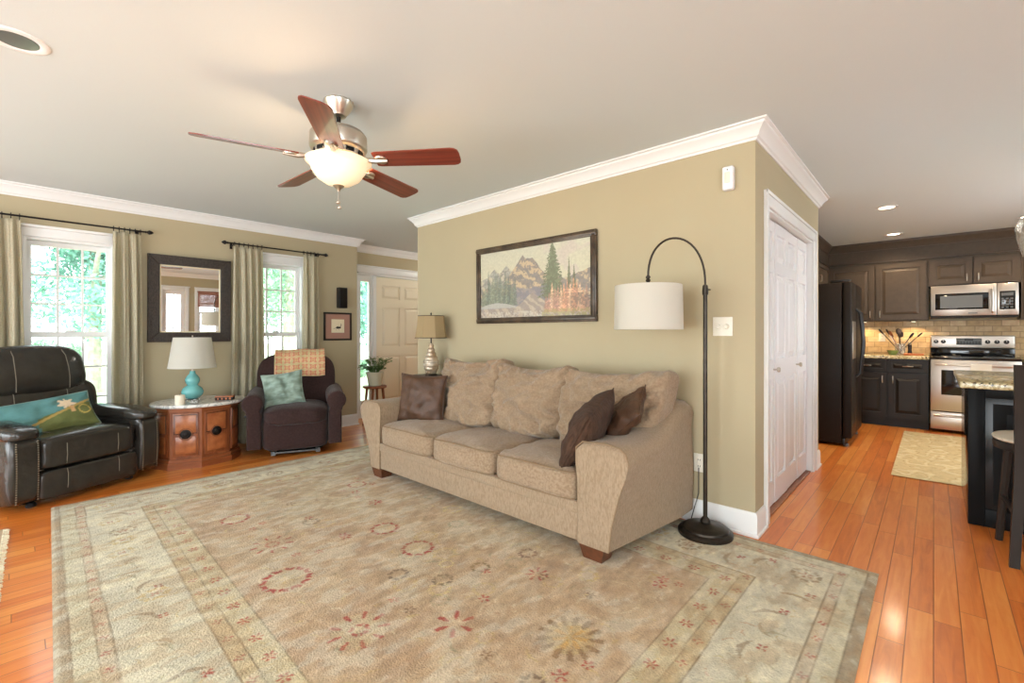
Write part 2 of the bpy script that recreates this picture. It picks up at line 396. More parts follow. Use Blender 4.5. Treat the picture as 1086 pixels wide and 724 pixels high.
def softbox(bm, c, s, n=7, sub=10, fn=None, mtx=None):
    """rounded padded block: superellipsoid of size s"""
    n0 = len(bm.verts)
    r = bmesh.ops.create_cube(bm, size=2)
    es = list({e for v in r['verts'] for e in v.link_edges})
    q = bmesh.ops.subdivide_edges(bm, edges=es, cuts=sub, use_grid_fill=True)
    vs_ = list(bm.verts)[n0:]
    for v in vs_:
        x = v.co.copy(); mx = max(abs(x.x), abs(x.y), abs(x.z)); nn = (abs(x.x)**n+abs(x.y)**n+abs(x.z)**n)**(1/n)
        x = x*(mx/nn)
        p = Vector((x.x*s[0]/2, x.y*s[1]/2, x.z*s[2]/2))
        if fn: p = fn(p, x)
        p = p+Vector(c)
        v.co = mtx @ p if mtx else p
    return bm
def nz(p, s, seed=0): return noise.noise(Vector((p[0]*s+seed*7.1, p[1]*s+seed*3.3, p[2]*s+seed)))
def pillow(w, h, t, n=22, wr=.01, seed=1, ears=.09, fold=1.0):
    """square throw pillow, in local XZ, thickness along Y"""
    bm = NB(); g = {}
    for sgn in (-1, 1):
        for i in range(n+1):
            for j in range(n+1):
                u = 2*i/n-1; v = 2*j/n-1
                if sgn == 1 and (i in (0, n) or j in (0, n)): g[sgn, i, j] = g[-1, i, j]; continue
                x = u*w/2*(1-ears*(1-v*v)); z = v*h/2*(1-ears*(1-u*u))
                th = t/2*(max(0, (1-u**2)*(1-v**2)))**.42
                y = sgn*th
                k = wr*fold*(noise.noise(Vector((u*2.2+seed, v*2.2, seed*2.+sgn)))+.5*noise.noise(Vector((u*5+seed, v*4, seed*3.+sgn))))
                y += k*min(1, th/t*4)
                g[sgn, i, j] = bm.verts.new((x, y, z))
        for i in range(n):
            for j in range(n):
                q = [g[sgn, i, j], g[sgn, i+1, j], g[sgn, i+1, j+1], g[sgn, i, j+1]]
                try: bm.faces.new(q if sgn == -1 else q[::-1])
                except ValueError: pass
    return bm
def pillow_seam(w, h, ears=.09, r=.004, n=16):
    pts = []
    for k in range(4*n):
        s, t = divmod(k, n); a = -1+2*t/n
        u, v = ((a, -1), (1, a), (-a, 1), (-1, -a))[s]
        pts.append((u*w/2*(1-ears*(1-v*v)), 0, v*h/2*(1-ears*(1-u*u))))
    return tube(NB(), pts, r, 6, loop=True)
def colgrid(w, h, nx, ny, rgb, plane='XZ', zf=None):
    """dense sheet with a per-vertex pattern; rgb is (ny+1, nx+1, 3) in linear colour"""
    xs = np.linspace(-w/2, w/2, nx+1); ys = np.linspace(-h/2, h/2, ny+1)
    X, Y = np.meshgrid(xs, ys); Z = zf(X, Y) if zf is not None else np.zeros_like(X)
    if plane == 'XZ': co = np.stack([X, Z, Y], -1)
    else: co = np.stack([X, Y, Z], -1)
    co = co.reshape(-1, 3).astype(np.float32)
    idx = np.arange((nx+1)*(ny+1)).reshape(ny+1, nx+1)
    f = np.stack([idx[:-1, :-1], idx[:-1, 1:], idx[1:, 1:], idx[1:, :-1]], -1).reshape(-1, 4)
    me = bpy.data.meshes.new('sheet')
    me.vertices.add(len(co)); me.vertices.foreach_set('co', co.ravel())
    me.loops.add(f.size); me.loops.foreach_set('vertex_index', f.ravel().astype(np.int32))
    me.polygons.add(len(f)); me.polygons.foreach_set('loop_start', np.arange(0, f.size, 4, dtype=np.int32))
    me.update(calc_edges=True); me.shade_smooth()
    ca = me.color_attributes.new('pattern', 'FLOAT_COLOR', 'POINT')
    c = np.ones((len(co), 4), np.float32); c[:, :3] = rgb.reshape(-1, 3)
    ca.data.foreach_set('color', c.ravel())
    return me
def link_me(name, me, m, parent=None, loc=None, rot=None):
    me.name = name; me.materials.append(m)
    o = bpy.data.objects.new(name, me); COL.objects.link(o)
    if parent: o.parent = parent
    if loc: o.location = loc
    if rot: o.rotation_euler = rot
    return o
def solid(o, t, off=-1):
    md = o.modifiers.new('solid', 'SOLIDIFY'); md.thickness = t; md.offset = off; return o
def wall_seg(bm, axis, p0, p1, a0, a1, z0, z1, holes):
    """wall slab: axis 'X' = plane of constant X between p0,p1 running a0..a1 in Y; holes [(b0,b1,h0,h1)]"""
    def bx(b0, b1, h0, h1):
        if b1-b0 < 1e-4 or h1-h0 < 1e-4: return
        if axis == 'X': box(bm, p0, p1, b0, b1, h0, h1)
        else: box(bm, b0, b1, p0, p1, h0, h1)
    cur = a0
    for b0, b1, h0, h1 in sorted(holes):
        bx(cur, b0, z0, z1); bx(b0, b1, z0, h0); bx(b0, b1, h1, z1); cur = b1
    bx(cur, a1, z0, z1)
    return bm
def fbm2(shape, cells, seed, octv=4):
    """numpy value noise 0..1"""
    rs = np.random.RandomState(seed); out = np.zeros(shape); amp = 1; tot = 0
    for o in range(octv):
        cy, cx = int(cells[0]*2**o)+2, int(cells[1]*2**o)+2
        g = rs.rand(cy+1, cx+1)
        yy = np.linspace(0, cy-1e-3, shape[0]); xx = np.linspace(0, cx-1e-3, shape[1])
        yi = yy.astype(int); xi = xx.astype(int); fy = (yy-yi)[:, None]; fx = (xx-xi)[None, :]
        fy = fy*fy*(3-2*fy); fx = fx*fx*(3-2*fx)
        a = g[yi][:, xi]; b = g[yi][:, xi+1]; c = g[yi+1][:, xi]; d = g[yi+1][:, xi+1]
        out += amp*((a*(1-fx)+b*fx)*(1-fy)+(c*(1-fx)+d*fx)*fy); tot += amp; amp *= .5
    return out/tot

# ------------------------------------------------------------------ room shell
XW, XD, YM, XC, YK, XK, XR, YB, H = -5.62, -5.94, 2.97, -.775, 8.30, -1.45, 2.25, -3.1, 2.44
struct('floor', B(-6.1, 2.5, -3.3, 8.5, -.12, 0), M['floor'])
struct('ceiling', B(-6.1, 2.5, -3.3, 8.5, H, H+.15), M['ceil'])
W1, W2 = (.075, .66, .30, 2.02), (1.81, 2.395, .30, 2.02)
bm = NB(); wall_seg(bm, 'X', XW-.16, XW, -3.3, 3.10, 0, H, [W1, W2]); struct('wall_left', bm, M['wall'])
struct('wall_jog', B(XD-.16, XW-.16, 2.98, 3.10, 0, H), M['wall'])
bm = NB(); wall_seg(bm, 'X', XD-.16, XD, 3.10, 8.5, 0, H, [(3.26, 4.56, 0, 2.06)]); struct('wall_entry', bm, M['wall'])
struct('wall_middle', B(-4.10, XC, YM, YM+.12, 0, H), M['wall'])
struct('wall_hall', B(-4.10, -3.98, YM+.12, 7.2, 0, H), M['wall'])
struct('wall_hall_end', B(XD, -3.98, 7.2, 7.32, 0, H), M['wall'])
CL = (3.24, 4.70)
bm = NB(); wall_seg(bm, 'X', XC-.12, XC, YM+.12, 4.98, 0, H, [(CL[0], CL[1], 0, 2.0)]); struct('wall_closet', bm, M['wall'])
struct('wall_closet_back', B(XC-.75, XC-.70, YM+.12, 4.86, 0, H), M['wall'])
struct('wall_return', B(XK-.12, XC-.12, 4.86, 4.98, 0, H), M['wall'])
struct('wall_kitchen_left', B(XK-.12, XK, 4.98, 8.42, 0, H), M['wall'])
struct('wall_kitchen_back', B(XK, 2.4, YK, YK+.12, 0, H), M['wall'])
bm = NB(); wall_seg(bm, 'X', XR, XR+.15, -3.3, 8.3, 0, H, [(-2.1, .3, .05, 2.2), (2.44, 2.88, 0, 2.02), (3.16, 3.60, .9, 2.02), (4.6, 6.6, .75, 2.15)]); struct('wall_right', bm, M['wall'])
bm = NB(); wall_seg(bm, 'Y', YB-.15, YB, -5.62, 2.25, 0, H, [(-5.1, -2.7, .05, 2.2), (-1.8, .6, .05, 2.2)]); struct('wall_back', bm, M['wall'])  # rear gaps put in so fill light can enter

CR = [(0, H-.10), (.008, H-.10), (.012, H-.088), (.022, H-.082), (.03, H-.06), (.05, H-.035), (.062, H-.026), (.064, H-.014), (.078, H-.010), (.078, H), (0, H)]
struct('trim_1', sweep(NB(), [(XW, YB), (XW, 3.10), (XD, 3.10), (XD, 7.2)], CR, -1), M['trim'])
struct('trim_2', sweep(NB(), [(-4.10, 7.2), (-4.10, YM), (XC, YM), (XC, 4.98), (XK, 4.98)], CR, -1), M['trim'])
struct('trim_3', sweep(NB(), [(XR, YB), (XR, 5.5)], CR, 1), M['trim'])
struct('trim_4', sweep(NB(), [(XW, YB), (XR, YB)], CR, 1), M['trim'])
BB = [(0, 0), (.022, 0), (.022, .014), (.014, .02), (.014, .115), (.012, .13), (.006, .142), (0, .142)]
struct('baseboard_left', sweep(NB(), [(XW, YB), (XW, 3.10), (XD, 3.10), (XD, 3.2)], BB, -1), M['trim'])
struct('baseboard_middle', sweep(NB(), [(-4.10, 7.2), (-4.10, YM), (XC, YM), (XC, 3.15)], BB, -1), M['trim'])
struct('baseboard_closet', sweep(NB(), [(XC, 4.80), (XC, 4.98), (XK, 4.98)], BB, -1), M['trim'])
struct('baseboard_entry', sweep(NB(), [(XD, 4.64), (XD, 7.2)], BB, -1), M['trim'])
struct('baseboard_right', sweep(NB(), [(XR, YB), (XR, -2.2)], BB, 1), M['trim'])

# windows with nine-over-nine sashes on the left wall
def sash_window(name, y0, y1, z0, z1, xw, side=1, cols=3, rows=3):
    """xw = room face of wall, side=+1: room lies towards +X"""
    root = thing(name, None, None, (xw, 0, 0)); root['kind'] = 'structure'
    def bx(bm, a0, a1, b0, b1, c0, c1, bev=0):
        a0, a1 = sorted((a0*side, a1*side)); box(bm, a0, a1, b0, b1, c0, c1, bev)
    bm = NB()
    cw = .08
    bx(bm, 0, .02, y0-cw, y0, z0-.02, z1, .004); bx(bm, 0, .02, y1, y1+cw, z0-.02, z1, .004)
    bx(bm, 0, .022, y0-cw, y1+cw, z1, z1+.075, .004); bx(bm, 0, .038, y0-cw-.01, y1+cw+.01, z1+.075, z1+.10, .006)
    bx(bm, 0, .03, y0-cw, y1+cw, z0-.10, z0-.03, .004)
    obj('casing', bm, M['trim'], root)
    bm = NB(); bx(bm, -.1, .05, y0-cw-.02, y1+cw+.02, z0-.03, z0, .006); obj('sill', bm, M['trim'], root)
    bm = NB()
    bx(bm, -.15, 0, y0-.001, y0+.02, z0, z1); bx(bm, -.15, 0, y1-.02, y1+.001, z0, z1); bx(bm, -.15, 0, y0+.02, y1-.02, z1-.02, z1+.001)
    obj('jamb', bm, M['trim'], root)
    zm = (z0+z1)/2+.03
    for k, (s0, s1, xo) in enumerate(((zm-.025, z1-.02, -.10), (z0, zm+.025, -.06))):
        bm = NB(); fr = .03; a, b = y0+.02, y1-.02
        bx(bm, xo-.03, xo, a, a+fr, s0, s1); bx(bm, xo-.03, xo, b-fr, b, s0, s1)
        bx(bm, xo-.03, xo, a+fr, b-fr, s0, s0+.045); bx(bm, xo-.03, xo, a+fr, b-fr, s1-.04, s1)
        sh = obj('sash', bm, M['trim'], root)
        bm = NB(); ga, gb, gz0, gz1 = a+fr, b-fr, s0+.045, s1-.04
        for i in range(1, cols):
            y = ga+(gb-ga)*i/cols; bx(bm, xo-.026, xo-.006, y-.008, y+.008, gz0, gz1)
        for i in range(1, rows):
            z = gz0+(gz1-gz0)*i/rows; bx(bm, xo-.0255, xo-.0065, ga, gb, z-.008, z+.008)
        obj('muntins', bm, M['trim'], sh)
        bm = NB(); bx(bm, xo-.018, xo-.014, ga-.005, gb+.005, gz0-.005, gz1+.005); obj('glass', bm, M['pane'], sh)
    bm = NB(); bx(bm, -.06, -.03, (y0+y1)/2-.03, (y0+y1)/2+.03, zm+.025, zm+.04, .004); obj('sash_lock', bm, M['trim'], root)
    return root
sash_window('window_1', *W1, XW); sash_window('window_2', *W2, XW)
sash_window('window_3', 3.16, 3.60, .9, 2.02, XR, -1, 2, 2)

# wide openings added behind and beside the camera to let fill light in
def added_window(name, a0, a1, z0, z1, axis, p, t):
    root = thing(name, None, None); root['kind'] = 'structure'; bm = NB(); gl = NB()
    def bx(q, b0, b1, c0, c1, h0, h1):
        if axis == 'Y': box(q, b0, b1, c0, c1, h0, h1)
        else: box(q, c0, c1, b0, b1, h0, h1)
    p0, p1 = sorted((p, p+t)); f = .07
    bx(bm, a0, a0+f, p0, p1, z0, z1); bx(bm, a1-f, a1, p0, p1, z0, z1); bx(bm, a0+f, a1-f, p0, p1, z0, z0+f); bx(bm, a0+f, a1-f, p0, p1, z1-f, z1)
    m = (a0+a1)/2; bx(bm, m-.04, m+.04, p0, p1, z0+f, z1-f)
    obj('frame', bm, M['trim'], root)
    return root
added_window('added_window_4', -5.1, -2.7, .05, 2.2, 'Y', YB-.12, .09)
added_window('added_window_5', -1.8, .6, .05, 2.2, 'Y', YB-.12, .09)
added_window('added_window_6', -2.1, .3, .05, 2.2, 'X', XR+.03, .09)
added_window('added_window_7', 4.6, 6.6, .75, 2.15, 'X', XR+.03, .09)

# entry door with sidelight (wall_entry)
root = thing('door_1', None, None, (XD, 0, 0)); root['kind'] = 'structure'
bm = NB()
box(bm, 0, .02, 3.18, 3.27, 0, 2.06, .004); box(bm, 0, .02, 4.55, 4.63, 0, 2.06, .004); box(bm, 0, .022, 3.18, 4.63, 2.06, 2.145, .004); box(bm, 0, .035, 3.17, 4.64, 2.145, 2.165, .004)
obj('casing', bm, M['trim'], root)
bm = NB(); box(bm, -.15, 0, 3.27, 3.30, 0, 2.05); box(bm, -.15, 0, 3.53, 3.58, 0, 2.05); box(bm, -.15, 0, 4.50, 4.55, 0, 2.05); box(bm, -.15, 0, 3.30, 4.5, 2.03, 2.06)
obj('jamb', bm, M['trim'], root)
bm = NB(); box(bm, -.08, -.03, 3.30, 3.345, 0, 2.03); box(bm, -.08, -.03, 3.485, 3.53, 0, 2.03); box(bm, -.08, -.03, 3.345, 3.485, 0, .25); box(bm, -.08, -.03, 3.345, 3.485, 1.94, 2.03)
sl = obj('sidelight_frame', bm, M['trim'], root)
bm = NB(); box(bm, -.058, -.052, 3.34, 3.49, .24, 1.95); obj('sidelight_glass', bm, M['pane'], sl)
def panel_slab(w, h, th, cols, rows, fz=.012):
    """door leaf in local XZ (x 0..w, z 0..h), face towards -Y at y=-th; cols/rows: (start,end) of raised panels"""
    bm = NB(); d = min(.017, th*.5)
    box(bm, 0, w, -th+d, 0, 0, h)
    xs = [0]+[v for c in cols for v in c]+[w]
    for i in range(0, len(xs), 2): box(bm, xs[i], xs[i+1], -th, -th+d, 0, h)
    for (c0, c1) in cols:
        zs = [0]+[v for r in rows for v in r]+[h]
        for i in range(0, len(zs), 2): box(bm, c0, c1, -th, -th+d, zs[i], zs[i+1])
        for (r0, r1) in rows:
            g = fz; k = min(.03, (c1-c0)*.16)
            s0 = [(c0+g, -th+d, r0+g), (c1-g, -th+d, r0+g), (c1-g, -th+d, r1-g), (c0+g, -th+d, r1-g)]
            s1 = [(c0+g+k, -th+.0015, r0+g+k), (c1-g-k, -th+.0015, r0+g+k), (c1-g-k, -th+.0015, r1-g-k), (c0+g+k, -th+.0015, r1-g-k)]
            loft(bm, [s0, s1])
    return bm
# leaf faces +X: local -Y -> +X (rotate +90 deg about Z), local x -> +Y
leaf = obj('leaf', panel_slab(.92, 2.02, .044, [(.11, .42), (.50, .81)], [(.22, .86), (1.0, 1.58), (1.70, 1.90)]), M['doorc'], root, loc=(-.075, 3.58, .005), rot=(0, 0, PI/2), ang=20)
bm = NB(); [box(bm, 3.585-.008-3.58, 3.585+.008-3.58, -.05, -.04, z, z+.09, .002) for z in (.25, 1.0, 1.75)]; obj('hinge', bm, M['nickel'], leaf)
bm = NB(); tube(bm, [(.86, -.044, .95), (.86, -.075, .95)], .012); softbox(bm, (.86, -.09, .95), (.055, .05, .055), 2.2, 4); obj('knob', bm, M['nickel'], leaf)

# bifold closet doors
root = thing('door_2', None, None, (XC, 0, 0)); root['kind'] = 'structure'
bm = NB(); a, b = CL; cw = .09
for (y0, y1) in ((a-cw, a), (b, b+cw)):
    box(bm, 0, .014, y0, y1, 0, 2.0+.0, .003)
box(bm, 0, .014, a-cw, b+cw, 2.0, 2.09, .003)
box(bm, .014, .024, a-cw, a-cw+.022, 0, 2.09, .003); box(bm, .014, .024, b+cw-.022, b+cw, 0, 2.09, .003); box(bm, .014, .0245, a-cw, b+cw, 2.07, 2.092, .003)
obj('casing', bm, M['trim'], root)
bm = NB(); box(bm, -.12, 0, a-.001, a+.014, 0, 2.0); box(bm, -.12, 0, b-.014, b+.001, 0, 2.0); box(bm, -.12, 0, a+.014, b-.014, 1.985, 2.001); obj('jamb', bm, M['trim'], root)
lw = (b-a-.034)/4
for k in range(4):
    tilt = math.radians((.35, -.35)[k % 2])
    y = a+.017+lw*k
    lf = obj('leaf', panel_slab(lw-.003, 1.955, .034, [(.055, lw-.058)], [(.16, .86), (1.0, 1.60), (1.68, 1.88)], .016), M['doorw'], root,
             loc=(-.078+(.002 if k % 2 else 0), y, .02), rot=(0, 0, PI/2+tilt), ang=20)
    if k in (0, 2):
        bm = NB(); lathe(bm, [(.006, 0), (.006, .02), (.015, .024), (.018, .034), (.014, .042), (0, .044)], n=16)
        bmesh.ops.rotate(bm, verts=bm.verts[:], cent=(0, 0, 0), matrix=Matrix.Rotation(PI/2, 3, 'X'))
        obj('knob', bm, M['nickel'], lf, loc=(lw-.028, -.034, .93))
struct('trim_5', B(XC-.11, XC-.01, CL[0]+.014, CL[1]-.014, 0, .012, bev=.003), M['wood'])

# glazed side door seen in the mirror
root = thing('door_3', None, None, (XR, 0, 0)); root['kind'] = 'structure'
bm = NB(); box(bm, -.02, 0, 2.36, 2.44, 0, 2.10, .004); box(bm, -.02, 0, 2.88, 2.96, 0, 2.10, .004); box(bm, -.02, 0, 2.44, 2.88, 2.02, 2.10, .004); box(bm, -.035, 0, 2.34, 2.98, 2.10, 2.125, .004); obj('casing', bm, M['trim'], root)
bm = NB(); box(bm, .03, .07, 2.44, 2.52, 0, 2.02); box(bm, .03, .07, 2.80, 2.88, 0, 2.02); box(bm, .03, .07, 2.52, 2.80, 0, .3); box(bm, .03, .07, 2.52, 2.80, 1.92, 2.02); box(bm, .035, .06, 2.65, 2.67, .3, 1.92); box(bm, .035, .06, 2.52, 2.80, 1.1, 1.12)
lf = obj('leaf', bm, M['doorw'], root); obj('glass', B(.045, .05, 2.51, 2.81, .29, 1.93), M['pane'], lf)
t = thing('bamboo_blind', 'reddish bamboo roman blind half lowered, seen only in the mirror', 'blind', (XR-.03, 3.38, 1.66))
bm = NB()
for k in range(12): box(bm, -.012-.004*(k > 8), .0, -.24, .24, .33-.029*(k+1), .33-.029*k-.002, .002)
obj('slats', bm, M['bamboo'], t); obj('headrail', B(-.02, .0, -.25, .25, .335, .37, bev=.004), M['bamboo'], t)

# ------------------------------------------------------------------ outside
bm = NB(); box(bm, -80, -6.2, -50, 70, -.62, -.5); o = obj('lawn', bm, M['grass']); o['kind'] = 'structure'
def leafcloud(nl, blobs, size, seed):
    rs = np.random.RandomState(seed); V = []; F = []
    for i in range(nl):
        b = blobs[rs.randint(len(blobs))]; d = rs.normal(size=3); d /= np.linalg.norm(d); r = b[3]*(rs.rand()**.35)
        p = np.array(b[:3])+d*r*np.array([1, 1, .8]); a = rs.normal(size=3); a /= np.linalg.norm(a)
        c = np.cross(a, rs.normal(size=3)); c /= np.linalg.norm(c); s = size*(.6+.8*rs.rand())
        k = len(V); V += [p-a*s, p+c*s*.5, p+a*s, p-c*s*.5]; F.append((k, k+1, k+2, k+3))
    me = bpy.data.meshes.new('foliage'); me.from_pydata([tuple(v) for v in V], [], F); return me
def tree(name, label, loc, h, r, m, seed, nl=20000, size=.085):
    t = thing(name, label, 'tree', loc, group='trees outside the windows'); rs = random.Random(seed)
    bm = NB(); tube(bm, [(0, 0, 0), (.1, .05, h*.3), (-.05, .1, h*.6), (.05, 0, h*.85)], [.22, .17, .12, .05], 10)
    for k in range(5):
        an = k*1.3; tube(bm, [(0, 0, h*(.3+.08*k)), (math.cos(an)*r*.4, math.sin(an)*r*.4, h*(.45+.08*k)), (math.cos(an)*r*.8, math.sin(an)*r*.8, h*(.55+.08*k))], [.09, .06, .03], 6)
    obj('trunk', bm, M['bark'], t)
    blobs = [(math.cos(a)*r*q, math.sin(a)*r*q, h*(.28+.62*rs.random()), r*(.35+.25*rs.random())) for a, q in [(rs.random()*6.28, rs.random()*.75) for _ in range(18)]]
    me = leafcloud(nl, blobs, size, seed); link_me('crown', me, m, t)
    return t
tree('leafy_tree', 'tall leafy tree seen through upper panes of the left window', (-18, 1.6, -.5), 8, 3.0, M['leafb'], 1)
tree('leafy_tree', 'pale tree behind the left window, left of its middle muntin', (-23, -3.4, -.5), 9, 3.0, M['leafa'], 2)
tree('leafy_tree', 'rounder tree seen through right column of the left window panes', (-24, 5.2, -.5), 8, 3.0, M['leafa'], 3)
tree('leafy_tree', 'tree with slanting trunk outside the window behind the brown recliner', (-11.5, 4.55, -.5), 7.5, 2.2, M['leafa'], 4, 9000, .06)
tree('leafy_tree', 'bushy tree filling the right side of the window near the speaker', (-18, 8.6, -.5), 8, 3.0, M['leafb'], 5)
tree('leafy_tree', 'tree outside beyond the narrow sidelight of the entry door', (-15.5, 15.5, -.5), 7, 2.6, M['leafa'], 6)
tree('leafy_tree', 'distant broad tree filling the gap behind the left window trees', (-31, -2.5, -.5), 11, 5.0, M['leafb'], 7)
tree('leafy_tree', 'distant broad tree on the right behind the left window trees', (-34, 9.0, -.5), 11, 5.0, M['leafb'], 8)
tree('leafy_tree', 'distant tree behind the second window near the speaker', (-30, 19.0, -.5), 11, 5.0, M['leafa'], 9)
for k, (x, y, r) in enumerate(((-28, 1.2, 1.1), (-27, -2.2, 1.1), (-29, 5.2, 1.3), (-14, 6.6, .7), (-17, 12.2, 1.1))):
    rs = random.Random(k+20); bl = [(rs.uniform(-r, r), rs.uniform(-r*1.3, r*1.3), rs.uniform(.3, r*.9), r*.55) for _ in range(10)]
    me = leafcloud(5000, bl, .08, k+30); o = link_me('garden_bush', me, M['leafa'], None, (x, y, -.5))
    tag(o, ['low pale bush at far lawn edge seen centrally in left window', 'low bush at the lawn edge on the left of the left window', 'wide low bush behind the right panes of the left window', 'small bush close outside the window behind the brown recliner', 'wide bush outside beyond the entry door sidelight'][k], 'bush', 'bushes along the lawn')
#PART2
# ------------------------------------------------------------------ area rug
def drawn(shape_w, shape_h, res):
    nx, ny = int(shape_w/res), int(shape_h/res)
    return nx, ny, *np.meshgrid(np.linspace(0, shape_w, nx+1), np.linspace(0, shape_h, ny+1))
def blend(img, mask, c):
    mask = np.clip(mask, 0, 1)[..., None]; return img*(1-mask)+np.array(c[:3])*mask
def big_rug():
    w, h = 4.26, 2.77; x0, y0 = -4.46, .15
    nx, ny, X, Y = drawn(w, h, .0065)
    wb = .012*(fbm2(X.shape, (7, 10), 3)-.5)*1.2; Xw, Yw = X+wb, Y+.010*(fbm2(X.shape, (10, 14), 4)-.5)
    d = np.minimum(np.minimum(Xw, w-Xw), np.minimum(Yw, h-Yw))
    field = S(184, 160, 128); pale = S(204, 196, 168); gold = S(186, 162, 104); lt = S(214, 202, 168); dk = S(118, 98, 70); red = S(158, 50, 34); grn = S(140, 136, 104); gry = S(146, 146, 136)
    img = np.zeros(X.shape+(3,)); img[:] = field[:3]
    n1 = fbm2(X.shape, (5, 8), 11, 5); n2 = fbm2(X.shape, (14, 22), 12, 4); n3 = fbm2(X.shape, (48, 210), 15, 3); n4 = fbm2(X.shape, (90, 180), 18, 2); n5 = fbm2(X.shape, (26, 70), 19, 4)
    img = blend(img, np.clip((n1-.45)*3, 0, .7), S(186, 172, 140)); img = blend(img, np.clip((n2-.52)*4, 0, .45), S(164, 134, 104))
    img = blend(img, (d < .60)*1., lt)
    img = blend(img, (d < .60)*(d > .50)*1., S(190, 176, 140)); img = blend(img, (d < .50)*(d > .44)*1., S(186, 168, 130))
    img = blend(img, (d < .44)*1., pale); img = blend(img, (d < .16)*(d > .115)*1., S(188, 172, 142)); img = blend(img, (d < .115)*1., S(190, 182, 152))
    img = blend(img, (d < .043)*1., S(158, 142, 114))
    img = blend(img, (d < .44)*(d > .16)*np.clip((n2-.5)*4, 0, .5), S(178, 172, 150))
    for e, wd in ((.043, .004), (.115, .003), (.16, .004), (.44, .004), (.50, .003), (.60, .004)):
        img = blend(img, np.clip((wd+.001-np.abs(d-e))/.004, 0, 1)*.8, dk)
    def disc(cx, cy, r): return np.clip((r-np.hypot(X-cx, Y-cy))/.006, 0, 1)
    def win(cx, cy, r):
        i0, i1 = max(0, int((cy-r)/h*ny)), min(ny+1, int((cy+r)/h*ny)+2); j0, j1 = max(0, int((cx-r)/w*nx)), min(nx+1, int((cx+r)/w*nx)+2)
        return slice(i0, i1), slice(j0, j1)
    def star(cx, cy, r, k, c, inner=.35, wd=.35, rot=0, a=.9, ring=None):
        s = win(cx, cy, r*1.2); x, y = X[s]-cx, Y[s]-cy
        if x.size == 0: return
        rr = np.hypot(x, y); th = np.arctan2(y, x)+rot
        pet = np.abs(((th*k/(2*PI)) % 1)-.5)*2
        m = (rr > inner*r)*(rr < r)*(pet < wd*(1.15-np.abs(rr/r-(1+inner)/2)*1.2))
        img[s] = blend(img[s], m*a, c)
    def ringp(cx, cy, r, k, c, th_=.18, a=.85, sx=1, sy=1):
        s = win(cx, cy, r*1.35*max(sx, sy)); x, y = (X[s]-cx)/sx, (Y[s]-cy)/sy; rr = np.hypot(x, y); t = np.arctan2(y, x)
        rad = r*(1+.10*np.abs(np.sin(t*k/2))); m = (np.abs(rr-rad) < r*th_*(.6+.4*np.abs(np.sin(t*k/2))))*(np.sin(t*k*1.0+1) > -.75)
        img[s] = blend(img[s], m*a, c)
    def leafm(cx, cy, L, wd, ang, c, a=.8):
        s = win(cx, cy, L); x, y = X[s]-cx, Y[s]-cy; u = x*math.cos(ang)+y*math.sin(ang); v = -x*math.sin(ang)+y*math.cos(ang)
        m = (np.abs(v-.15*L*np.cos(u/L*3)) < wd*(1-(u/(L*.8))**2)); img[s] = blend(img[s], m*a, c)
    rs = random.Random(5)
    # pale vine scrolls over the field
    for k in range(26):
        cx, cy = rs.uniform(.7, w-.7), rs.uniform(.7, h-.7); r = rs.uniform(.08, .22)
        s = win(cx, cy, r*1.3); x, y = X[s]-cx, Y[s]-cy; rr = np.hypot(x, y); t = np.arctan2(y, x)
        m = (np.abs(rr-r*(.35+.1*((t+PI)/PI*2.))) < .006); img[s] = blend(img[s], m*.22, lt)
    for k in range(320):
        leafm(rs.uniform(.65, w-.65), rs.uniform(.65, h-.65), rs.uniform(.02, .06), rs.uniform(.003, .008), rs.uniform(0, PI), rs.choice([lt, gold, grn, S(196, 178, 120), S(150, 120, 90)]), .6)
    for k in range(26):
        ringp(rs.uniform(.75, w-.75), rs.uniform(.75, h-.75), rs.uniform(.03, .06), rs.choice([6, 8]), rs.choice([gold, grn, S(150, 116, 84), S(204, 186, 120)]), .22, .55)
    P = lambda X_, Y_: (X_-x0, Y_-y0)
    for (q, r, c, k) in ((P(-2.31, .888+.05), .095, red, 12), (P(-2.11, 1.556), .075, red, 10), (P(-2.47, 1.565), .07, red, 10), (P(-3.3, .98), .07, red, 8), (P(-3.35, 1.85), .06, red, 8)):
        img[win(*q, r)] = blend(img[win(*q, r)], disc(*q, r)[win(*q, r)]*.6, S(196, 180, 146)); ringp(*q, r, k, c, .16, .95); star(q[0], q[1], r*.5, 5, gold, .2, .3, 0, .6)
    q = P(-1.05, 1.53); img = blend(img, disc(*q, .10)*.55, gold); star(*q, .13, 13, S(128, 96, 56), .55, .45, .2, .8); star(*q, .07, 7, S(190, 150, 84), .1, .5)
    q = P(-1.70, .966+.03); img = blend(img, disc(*q, .11)*.35, S(190, 180, 140)); star(*q, .12, 9, red, .6, .22); ringp(*q, .03, 5, red, .3)
    q = P(-2.75, 1.02); star(*q, .11, 9, red, .65, .2); ringp(*q, .03, 5, S(170, 90, 70), .3)
    q = P(-1.447, 1.28); star(*q, .085, 6, red, .35, .3, .3)
    q = P(-1.447, 1.795); star(*q, .06, 7, red, .3, .3, 1); q = P(-2.9, 1.75); star(*q, .05, 6, red, .3, .35)
    for (a_, b_, c) in ((-1.75, 1.45, S(110, 92, 66)), (-1.7, 1.65, S(116, 96, 56)), (-1.95, 1.33, S(104, 84, 64)), (-1.62, 1.92, S(120, 90, 70)), (-2.2, 1.9, grn), (-2.9, 1.3, S(120, 100, 76)), (-1.25, 1.95, gold), (-1.0, 1.25, S(110, 84, 60))):
        q = P(a_, b_); ringp(*q, .04, 7, c, .28, .85)
    for k in range(30):
        star(rs.uniform(.68, w-.68), rs.uniform(.68, h-.68), rs.uniform(.022, .034), 5, rs.choice([red, red, S(176, 96, 76), S(120, 90, 60)]), .15, .45, rs.random()*3)
